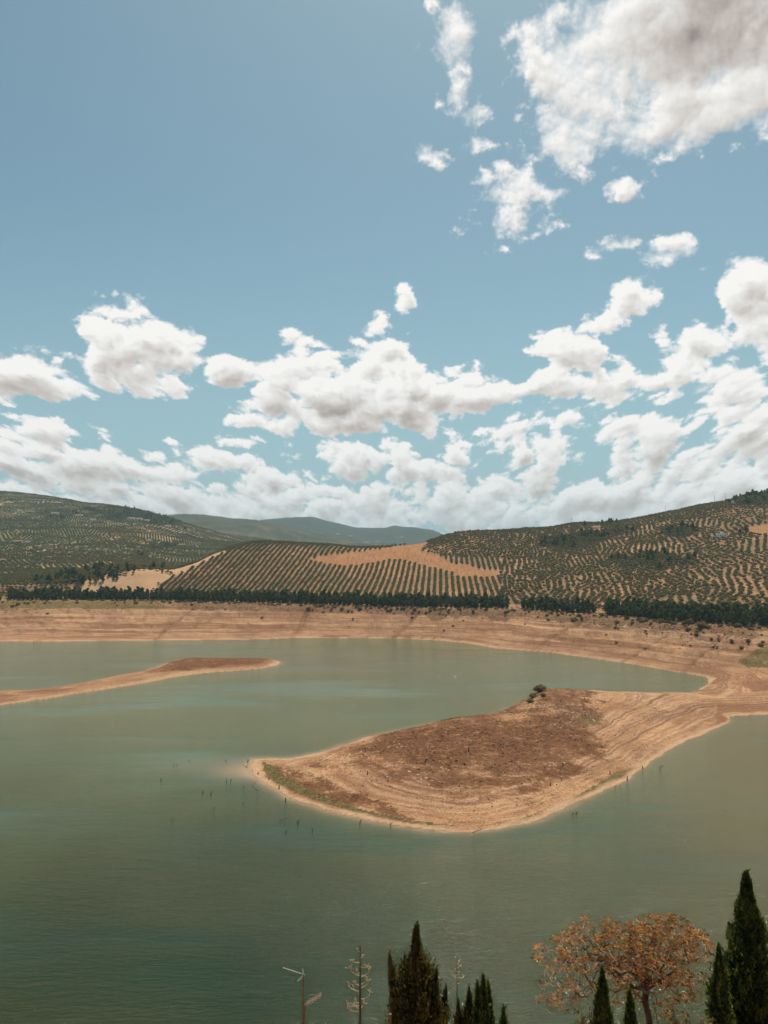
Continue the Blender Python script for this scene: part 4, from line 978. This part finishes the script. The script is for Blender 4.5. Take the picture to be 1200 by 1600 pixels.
def house(px, py, w_, d_, h_, rz, lab, floors=1, roof='gable', cols=3, shed=False, ymin=900, name='farmhouse', cat='house'):
    g = ground_at(px, py, ymin); e = empty(name, (g.x, g.y, g.z-.3), rz); tag(e, lab, cat)
    mb = MB(); mb.box(-w_/2, w_/2, -d_/2, d_/2, -2.5, h_)
    if roof == 'gable':
        for sx in (-1, 1): mb.add([(sx*w_/2, -d_/2, h_), (sx*w_/2, d_/2, h_), (sx*w_/2, 0, h_+d_*.22)], [[0, 1, 2]])
    mb.obj('wall', [M_wall if not shed else M_tin], e)
    rb = MB()
    if roof == 'gable': gable(rb, w_, d_, h_+.02, d_*.24)
    else:
        rb.box(-w_/2-.15, w_/2+.15, -d_/2-.15, d_/2+.15, h_+.002, h_+.5); rb.box(-w_*.2, w_*.15, -d_*.2, d_*.3, h_+.502, h_+2.2)
    rb.obj('roof', [M_roof if roof == 'gable' else M_wall], e)
    if shed:
        b = MB(); b.box(-1.6, 1.6, -d_/2-.12, -d_/2-.003, -.2, 3.0); b.obj('door', [M_dark], e); return e
    wm = None
    for fl in range(floors):
        for c in range(cols):
            x = (c-(cols-1)/2)*w_/cols
            if fl == 0 and c == cols//2:
                b = MB(); b.box(x-.6, x+.6, -d_/2-.06, -d_/2-.003, .3, 2.4); b.obj('door', [M_dark], e); continue
            b = MB(); b.box(x-.65, x+.65, -d_/2-.06, -d_/2-.003, 1.2+fl*3.0, 2.5+fl*3.0); b.obj('window', [M_dark], e)
    return e
house(1128, 841, 13.5, 9, 7.4, R(-22), 'white two storey farmhouse with a roof terrace high on the right hill', 2, 'flat', 4, name='farmhouse')
house(1114, 841, 7, 6, 3.2, R(-22), 'low white outbuilding left of the farmhouse on the right hill', 1, 'flat', 2, name='outbuilding', cat='outbuilding')
house(1150, 786, 15, 7, 3.4, R(10), 'long low pale house just under the skyline of the right hill', 1, 'gable', 4)
house(930, 826, 12, 7, 3.0, R(5), 'low house by the bare patch near the ridge of the right hill', 1, 'gable', 3)
LH = [(29,848,20,9,4,.1,'long white shed on the lower left hillside',1),(43,849,12,8,4.5,-.2,'square white farmhouse beside the long shed on the left hillside',0),
      (48,801,24,10,4,.1,'pale building high on the left hill near the frame edge',1),(86,804,26,12,5,-.1,'pale building at the edge of the dark copse on the left hill',0),(124,807,24,10,5,.2,'white farmhouse right of the dark copse on the left hill',0),
      (145,814,22,11,5,-.3,'solitary white farmhouse in the middle of the upper left hill',0),(205,812,20,10,6,.2,'left house of the white hamlet below the dark ridge',0),(217,813,26,11,6,-.1,'largest house of the white hamlet below the dark ridge',0),
      (230,815,18,10,5,.3,'right house of the white hamlet below the dark ridge',0),(262,824,20,10,5,.1,'small white house below the right end of the dark ridge',0),(77,873,10,6,3,.9,'bright white hut above the striped orange parcel',0),
      (4,877,12,7,3.5,.2,'pale shed at the left frame edge in the olive rows',1)]
for (px, py, w_, d_, h_, rz, lab, shed) in LH: house(px, py, w_, d_, h_, rz, lab, 1, 'gable', 3, bool(shed), name='shed' if shed else 'farmhouse', cat='shed' if shed else 'house')
FH = [(528,835,30,'white house low on the near slope of the blue hills'),(548,838,34,'white house in the hamlet between the two blue hills'),(572,849,40,'lowest white house at the foot of the blue hills'),
      (590,849,30,'white house right of the lowest one at the foot of the blue hills'),(628,840,30,'small white house on the darker rounded blue hill')]
for (px, py, w_, lab) in FH: house(px, py, w_, 16, 8, .1, lab, 1, 'gable', 3, ymin=4600)
# poles on the skyline
M_pole = plain_mat('grey_steel', (0.16, 0.15, 0.14), metal=.3, rough=.6)
for px, py, h_, lab in ((893,822,15,'leftmost utility pole on the right skyline'),(959,813,12,'second utility pole from the left on the right skyline'),(1040,803,16,'utility pole above the steepening right skyline'),
                        (1117,789,19,'left one of the two tall poles by the wooded summit'),(1134,786,20,'right one of the two tall poles by the wooded summit')):
    yC_ = float(C_y(np.array([px]))[0])-15; x = (px-600)/F*yC_; e = empty('utility_pole', (x, yC_, gz(x, yC_)-.5)); tag(e, lab, 'pole', 'poles on the right skyline')
    mb = MB(); mb.tube((0, 0, 0), (0, 0, h_), .30, .18, 6); mb.obj('shaft', [M_pole], e)
    mb = MB(); mb.box(-1.6, 1.6, -.42, -.22, h_-1.6, h_-1.3); mb.obj('crossarm', [M_pole], e)
# lone trees that stand out
for px, py, sc_, lab in ((914,822,.95,'dark round tree standing up from the right ridge'),(1157,835,.8,'tall dark tree right of the white farmhouse'),(1166,832,1.05,'larger dark tree by the bare orange field')):
    g = ground_at(px, py, 900); o = link(bpy.data.objects.new('dark_tree', PN[1])); o.location = g; o.scale = (sc_*1.3, sc_*1.3, sc_); tag(o, lab, 'tree')

# ------------------------------------------------------------------ foreground plants on the slope below
def column_tree(name, px, py_top, y, half_px, lab, mat, n, seed, blunt=.5, size=.30, prof_px=None, lobes=(), loose=0.0):
    top = P(px, py_top, y); zb = gz(top.x, y); Ht = top.z-zb; r = np.random.RandomState(seed)
    e = empty(name, (top.x, y, zb)); tag(e, lab, 'cypress')
    tr = MB(); tr.path([(0, 0, -.5), (0, 0, Ht*.5), (0, 0, Ht*.93)], [.22, .13, .03], 7); tr.obj('trunk', [M_trunk], e)
    Rm = half_px*y/F
    cols = [(0, 0, Ht, Rm, 0)]+[(l_[0]*y/F, l_[1], Ht-l_[2]*y/F, l_[3]*y/F, (l_[4] if len(l_) > 4 else 0)*y/F) for l_ in lobes]
    Vs, Fs, Ts, nn_ = [], [], [], 0
    def prof(d, H_, rm):   # d = distance below the top
        if prof_px and rm == Rm: return np.interp(d*F/y, [q[0] for q in prof_px], [q[1] for q in prof_px])*y/F
        return rm*np.clip(1-np.exp(-(d/(rm*4.2))**1.05), 0, 1)
    for (ox, oy, hh, rm, lean) in cols:
        k = int(n*rm/Rm)
        d = hh*r.rand(k)**1.25*0.97; d = np.where(d > hh-.6, hh*r.rand(k), d)
        a = r.rand(k)*6.283; lump = 1+0.9*fbm2d(np.cos(a)*1.6+seed*3, np.sin(a)*1.6+d*1.5, 1.0, 4, .6)
        rr = prof(d+.05, hh, rm)*lump*(0.60+.47*r.rand(k)**.6+loose*r.rand(k)**6)
        C = np.stack([ox+lean*np.exp(-d/2.2)+rr*np.cos(a), oy+rr*np.sin(a), hh-d+.12*r.normal(size=k)], 1)
        nd_ = np.stack([np.cos(a)*.45, np.sin(a)*.45, np.ones(k)], 1)
        V, Fq, tt = leaf_cards(r, C, size, nd_, tint=np.clip(r.rand(k)**3.0*.8+.42*(fbm2d(a*1.3+ox*5, d*1.1, 1.0, 3) > .08), 0, 1), asp=.42, jit=.55)  # tint patches paint sunlit flecks on green cypresses, golden sprays on brown ones
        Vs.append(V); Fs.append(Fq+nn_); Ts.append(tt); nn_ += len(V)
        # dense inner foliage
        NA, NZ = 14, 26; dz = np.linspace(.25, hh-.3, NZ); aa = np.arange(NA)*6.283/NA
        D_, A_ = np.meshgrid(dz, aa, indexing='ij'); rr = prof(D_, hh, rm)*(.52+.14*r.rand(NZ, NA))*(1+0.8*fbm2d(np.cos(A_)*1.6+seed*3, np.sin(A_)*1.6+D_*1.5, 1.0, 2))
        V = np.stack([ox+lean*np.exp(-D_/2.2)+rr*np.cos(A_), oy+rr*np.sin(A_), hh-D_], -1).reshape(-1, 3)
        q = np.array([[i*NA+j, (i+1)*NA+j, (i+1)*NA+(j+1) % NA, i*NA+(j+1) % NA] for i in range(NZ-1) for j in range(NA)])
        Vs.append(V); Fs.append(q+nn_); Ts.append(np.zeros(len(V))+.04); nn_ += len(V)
    me = np_mesh('crown', np.concatenate(Vs), [np.concatenate(Fs)], [mat], [0], {'tint': np.concatenate(Ts)})
    o = link(bpy.data.objects.new('crown', me)); o.parent = e
    return e
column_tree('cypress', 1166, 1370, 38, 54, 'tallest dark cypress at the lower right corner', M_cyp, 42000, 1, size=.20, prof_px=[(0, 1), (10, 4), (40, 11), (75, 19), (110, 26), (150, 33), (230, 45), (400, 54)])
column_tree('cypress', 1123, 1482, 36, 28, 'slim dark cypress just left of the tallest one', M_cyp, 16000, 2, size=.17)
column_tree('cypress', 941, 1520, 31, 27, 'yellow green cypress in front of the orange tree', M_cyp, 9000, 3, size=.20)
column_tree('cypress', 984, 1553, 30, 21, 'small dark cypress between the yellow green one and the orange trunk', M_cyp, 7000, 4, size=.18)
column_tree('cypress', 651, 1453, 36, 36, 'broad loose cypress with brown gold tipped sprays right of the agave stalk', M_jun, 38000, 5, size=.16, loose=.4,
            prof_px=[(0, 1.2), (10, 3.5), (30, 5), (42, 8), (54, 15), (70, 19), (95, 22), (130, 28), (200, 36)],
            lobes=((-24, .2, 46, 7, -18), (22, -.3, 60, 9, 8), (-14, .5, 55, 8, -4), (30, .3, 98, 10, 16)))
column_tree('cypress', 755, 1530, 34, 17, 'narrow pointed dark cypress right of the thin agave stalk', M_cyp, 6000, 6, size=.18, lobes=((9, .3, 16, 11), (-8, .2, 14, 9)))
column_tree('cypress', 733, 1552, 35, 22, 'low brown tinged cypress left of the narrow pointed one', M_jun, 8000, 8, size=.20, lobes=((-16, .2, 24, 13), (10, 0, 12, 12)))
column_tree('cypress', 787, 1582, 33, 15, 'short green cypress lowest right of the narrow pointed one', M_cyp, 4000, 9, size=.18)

# orange-leaved tree: branches joined towards leaf tips, leaflets in drooping whorls
def orange_tree():
    r = np.random.RandomState(21); y0 = 44.0
    def W(px, py, dy=0): v = P(px, py, y0+dy); return np.array(v)
    base_x = W(1016, 1640)[0]; zb = gz(base_x, y0)
    e = empty('dry_leaved_tree', (base_x, y0, zb)); tag(e, 'wide tree with dry orange leaves and pale bare twigs at its left side', 'tree')
    O = np.array([base_x, y0, zb])
    nodes = [np.array([base_x, y0, zb-.4])]; par = [-1]
    def add(p, q): nodes.append(np.array(p)); par.append(q); return len(nodes)-1
    i = 0
    for pxy in ((1018,1625,0),(1014,1590,0),(1008,1565,0),(1010,1545,0)): i = add(W(*pxy), i)
    trunk_top = i; a = add(W(990,1543,-.3), i); a = add(W(965,1520,-.5), a); a = add(W(945,1500,-.3), a); add(W(930,1480,0), a)
    b = add(W(1000,1530,.6), trunk_top); b = add(W(985,1505,1.0), b); add(W(975,1480,1.2), b)
    b = add(W(1020,1520,.3), trunk_top); b = add(W(1035,1490,.3), b); add(W(1040,1465,0), b)
    b = add(W(1035,1530,-.6), trunk_top); b = add(W(1060,1512,-.8), b); add(W(1085,1495,-.8), b)
    l = add(W(960,1600,.3), 1); l = add(W(925,1540,.2), l); l = add(W(905,1508,0), l); l = add(W(893,1498,-.1), l); l2 = add(W(873,1508,-.3), l)
    # tips
    tips = []
    EL = [(1042,1442,22,13,36,.9),(986,1453,15,12,20,.85),(957,1450,14,14,20,.8),(1088,1466,20,12,26,.9),(1010,1540,42,16,70,.65),(1060,1530,40,20,60,.7),(900,1458,18,14,20,.6),(975,1560,30,16,26,.4),(1035,1468,60,40,270,.88),(985,1480,64,38,230,.78),(1078,1484,40,24,80,.8),(925,1480,60,40,170,.6),(878,1492,44,34,130,.4),(1035,1515,50,25,90,.8),(990,1518,50,18,70,.6),(950,1512,36,20,50,.5),(872,1545,36,42,110,.10),(925,1535,38,28,60,.3),
          (1040,1575,18,14,14,1),(1065,1560,22,10,14,1),(1088,1553,10,6,7,1),(905,1560,35,25,22,.3),(1055,1590,26,12,14,.9),(950,1450,10,14,6,1),(917,1437,5,8,4,1)]
    for (cx, cy, rx, ry, n, lf) in EL:
        for _ in range(n):
            t = r.rand()*6.283; q = r.rand()**.5
            tips.append((W(cx+rx*q*math.cos(t), cy+ry*q*math.sin(t), r.normal()*1.5), lf))
    tips.sort(key=lambda t: np.linalg.norm(t[0]-nodes[trunk_top]))
    leafy = []
    for tp, lf in tips:
        Nn = np.array(nodes[2:]); d = np.linalg.norm(Nn-tp, axis=1); k = int(np.argmin(d))+2
        p = nodes[k]; L = d[k-2]
        if L > .55:
            m_ = p+(tp-p)*.5+r.normal(size=3)*L*.13+np.array([0, 0, L*.06]); k = add(m_, k)
        k = add(tp, k); leafy.append((k, lf))
    ch = np.zeros(len(nodes)); 
    for k in range(len(nodes)-1, 0, -1): ch[par[k]] += max(ch[k], 1)
    rad = 0.011*np.maximum(ch, 1)**0.45; rad[:trunk_top+1] = np.maximum(rad[:trunk_top+1], .10)
    tb = MB(); bb = MB()
    for k in range(1, len(nodes)):
        (tb if k <= trunk_top else bb).tube(nodes[k]-O, nodes[par[k]]-O, min(rad[k], rad[par[k]]), min(rad[par[k]], rad[k]*1.6+.01), 5, 0 if rad[k] > .028 else 1, .5, cap=False)
    tb.obj('trunk', [M_trunk, M_twig], e); bb.obj('branches', [M_trunk, M_twig], e)
    # leaves
    Cs, Ds, tt = [], [], []
    for k, lf in leafy:
        if r.rand() > lf*.78+.04: continue
        n = r.randint(8, 14); t0 = r.rand()**1.1
        for j in range(n):
            a = r.rand()*6.283; dr = np.array([math.cos(a), math.sin(a), r.uniform(-.6, .7)]); dr /= np.linalg.norm(dr)
            Cs.append(nodes[k]-O+dr*r.uniform(.06, .26)); Ds.append(dr); tt.append(t0)
    V, Fq, T_ = leaf_cards(r, np.array(Cs), .205, np.array(Ds), tint=np.array(tt), asp=.36, jit=.25)
    me = np_mesh('leaves', V, [Fq], [M_orange], [0], {'tint': T_}); o = link(bpy.data.objects.new('leaves', me)); o.parent = e
orange_tree()

# agave flower stalks
def agave(px, py, y, lab, seed, arms, r0):
    top = P(px, py, y); zb = gz(top.x, y); Ht = top.z-zb; r = np.random.RandomState(seed); k = y/F
    e = empty('agave_stalk', (top.x, y, zb)); tag(e, lab, 'agave')
    mb = MB(); mb.path([(0, 0, -.3), (.02, 0, Ht*.4), (-.01, 0, Ht*.8), (0, 0, Ht)], [r0*1.3, r0*1.1, r0*.8, r0*.35], 8); mb.obj('stem', [M_agst], e)
    for (dy, L, up) in arms:
        z0 = Ht-dy*k; sgn = 1 if L > 0 else -1; L = abs(L)*k; a = r.uniform(-.5, .5); mb = MB()
        c, s_ = math.cos(a)*sgn, math.sin(a); u = up*k
        pts = [Vector((0, 0, z0)), Vector((c*L*.45, s_*L*.45, z0+u*.10)), Vector((c*L*.85, s_*L*.85, z0+u*.45)), Vector((c*L, s_*L, z0+u))]
        mb.path(pts, [r0*.42, r0*.36, r0*.30, r0*.22], 6)
        q = pts[2]; 
        for j in range(5):
            dd = Vector((r.normal()*.10, r.normal()*.10, .08+r.rand()*.08))*(L+.25); mb.tube(pts[3], pts[3]+dd, r0*.2, r0*.1, 4)
            V, Fc = ICO0; mb.add(V*(.015+r0*.22)+np.array(pts[3]+dd), Fc)
        mb.obj('flower_branch', [M_agbr], e)
    lf = MB()
    for j in range(22):
        a = j*2.4; t_ = .35+.9*(j/22); L = 1.5
        w0 = .11; d = Vector((math.cos(a)*math.sin(t_), math.sin(a)*math.sin(t_), math.cos(t_))); sd_ = Vector((-math.sin(a), math.cos(a), 0))
        p1 = d*L*.5; p2 = d*L+Vector((0, 0, -.15)); V = [sd_*w0, -sd_*w0, p1-sd_*w0*1.2, p1+sd_*w0*1.2, p2, Vector((0, 0, -.08)), p1+Vector((0, 0, -.06))]
        lf.add([tuple(v) for v in V], [[0, 5, 6, 3], [5, 1, 2, 6], [0, 3, 2, 1]]); lf.add([tuple(v) for v in V], [[3, 6, 4], [6, 2, 4], [2, 3, 4]])
    lf.obj('rosette', [M_bush], e)
M_agst = plain_mat('agave_stem', (0.05, 0.045, 0.03), (0.08, 0.06, 0.04))
M_agbr = plain_mat('agave_branch', (0.50, 0.40, 0.24), (0.30, 0.21, 0.12))
agave(563, 1477, 36, 'thick agave flower stalk with curled pale branches left of the brown cypress', 3,
      [(10,-4,3),(18,5,2),(26,-12,3),(33,11,3),(42,-6,5),(47,14,8),(46,-16,9),(58,9,10),(60,-9,3),(64,13,8),(70,-20,4),(72,-10,7),(80,16,13),(86,-8,5),(90,-20,2),(95,-10,4),(93,6,4),(100,-18,3)], .062)
agave(714, 1495, 46, 'thin distant agave stalk between the brown cypress and the narrow one', 4,
      [(5,-3,3),(10,3,3),(16,4,2),(22,-3,3),(28,-7,4),(31,-10,8),(32,10,1),(40,7,6),(44,-5,3),(50,-6,1),(27,3,3)], .035)

# television antennas on thin masts
M_alu = plain_mat('bright_aluminium', (0.75, 0.77, 0.78), (0.6, 0.62, 0.64), rough=.4, metal=.3)
M_rust = plain_mat('rusty_steel', (0.28, 0.13, 0.06), (0.15, 0.07, 0.035), rough=.8)
M_copp = plain_mat('weathered_antenna', (0.62, 0.42, 0.33), (0.45, 0.28, 0.2), rough=.6)
def antenna(y, boom0, boom1, mast_px, base_px, lab, mat, n_el, el_len, refl, dy=0.0):
    a = P(*boom0, y); b = P(*boom1, y+dy); m0 = P(*mast_px, y); bx = P(base_px, 1600, y); zb = gz(bx.x, y)
    e = empty('tv_antenna', (bx.x, y, zb)); tag(e, lab, 'antenna'); O = Vector((bx.x, y, zb))
    mb = MB(); mb.path([Vector((0, 0, -.3)), bx-O, m0-O], [.035, .03, .026], 7); mb.obj('mast', [M_rust], e)
    mb = MB(); mb.tube(a-O, b-O, .018, .018, 5); mb.obj('boom', [mat], e)
    d = (b-a).normalized(); side = d.cross(Vector((0, 0, 1))).normalized(); side = (side*.8+Vector((.0, 0, .6))).normalized()
    for i in range(n_el):
        c = a.lerp(b, (i+.3)/n_el*.92)-O; mb = MB(); mb.tube(c-side*el_len, c+side*el_len, .008, .008, 4); mb.obj('element', [mat], e)
    if refl:
        for sg in (1, -1):
            mb = MB(); c = b-O-d*.05; u_ = Vector((0, .2, 1))*sg*(.5 if sg > 0 else .9)
            for j in range(9):
                f = j/8; p = c+u_*(.02+.36*f)-d*(.26*f*f+.02)*(1.0 if sg < 0 else .2); mb.tube(p-side*.13*(1-.5*f), p+side*.13*(1-.5*f), .014, .014, 4)
            mb.tube(c, c+u_*.38-d*(.28 if sg < 0 else .06), .012, .012, 4); mb.obj('reflector', [M_alu], e)
antenna(36, (442,1512), (476,1523), (474,1521), 473, 'white television antenna pointing left with a wing shaped reflector', M_alu, 11, .10, True)
antenna(36, (502,1554), (476,1570), (477,1570), 475, 'lower rusty coloured television antenna tilted up to the right', M_copp, 11, .12, False)
# rusty post and low weeds at the bottom edge
pp0 = P(610, 1586, 34); e = empty('rusty_post', (pp0.x, 34, gz(pp0.x, 34))); tag(e, 'short rusty post at the bottom edge left of the brown cypress', 'post')
mb = MB(); mb.tube((0, 0, -.3), (0, 0, pp0.z-e.location.z), .05, .045, 7); mb.obj('shaft', [M_rust], e); mb = MB(); mb.tube((0, 0, pp0.z-e.location.z), (0, 0, pp0.z-e.location.z+.05), .07, .06, 7); mb.obj('cap', [M_rust], e)
def weed(px, py, y, lab, seed, spread, mat=None):
    top = P(px, py, y); zb = gz(top.x, y); Ht = top.z-zb; r = np.random.RandomState(seed); e = empty('tall_shrub', (top.x, y, zb)); tag(e, lab, 'shrub')
    st = MB(); C = []
    for i in range(14):
        a = r.rand()*6.28; tip = Vector((math.cos(a)*spread*r.rand(), math.sin(a)*spread*r.rand(), Ht*(1-.22*r.rand()))); mid = Vector((tip.x*.3, tip.y*.3, Ht*.55))
        st.path([Vector((0, 0, -.2)), mid, tip], [.05, .03, .01], 5)
        for j in range(60):
            f = r.rand()**.6; q = mid.lerp(tip, f); C.append(np.array(q)+r.normal(size=3)*.10)
    st.obj('stems', [M_trunk], e); V, Fq, tt = leaf_cards(r, np.array(C), .20, asp=.4)
    o = link(bpy.data.objects.new('leaves', np_mesh('leaves', V, [Fq], [mat or M_bush], [0], {'tint': tt}))); o.parent = e
weed(503, 1596, 35, 'reddish shrub top peeking over the bottom edge below the antennas', 5, .5, M_orange)
weed(1058, 1572, 40, 'dark leafy shrub below the orange tree at its right', 6, 1.1)
weed(925, 1568, 33, 'olive green shrub left of the yellow green cypress', 7, .7)
weed(1100, 1585, 35, 'low green shrub at the foot of the slim cypress', 8, .6)
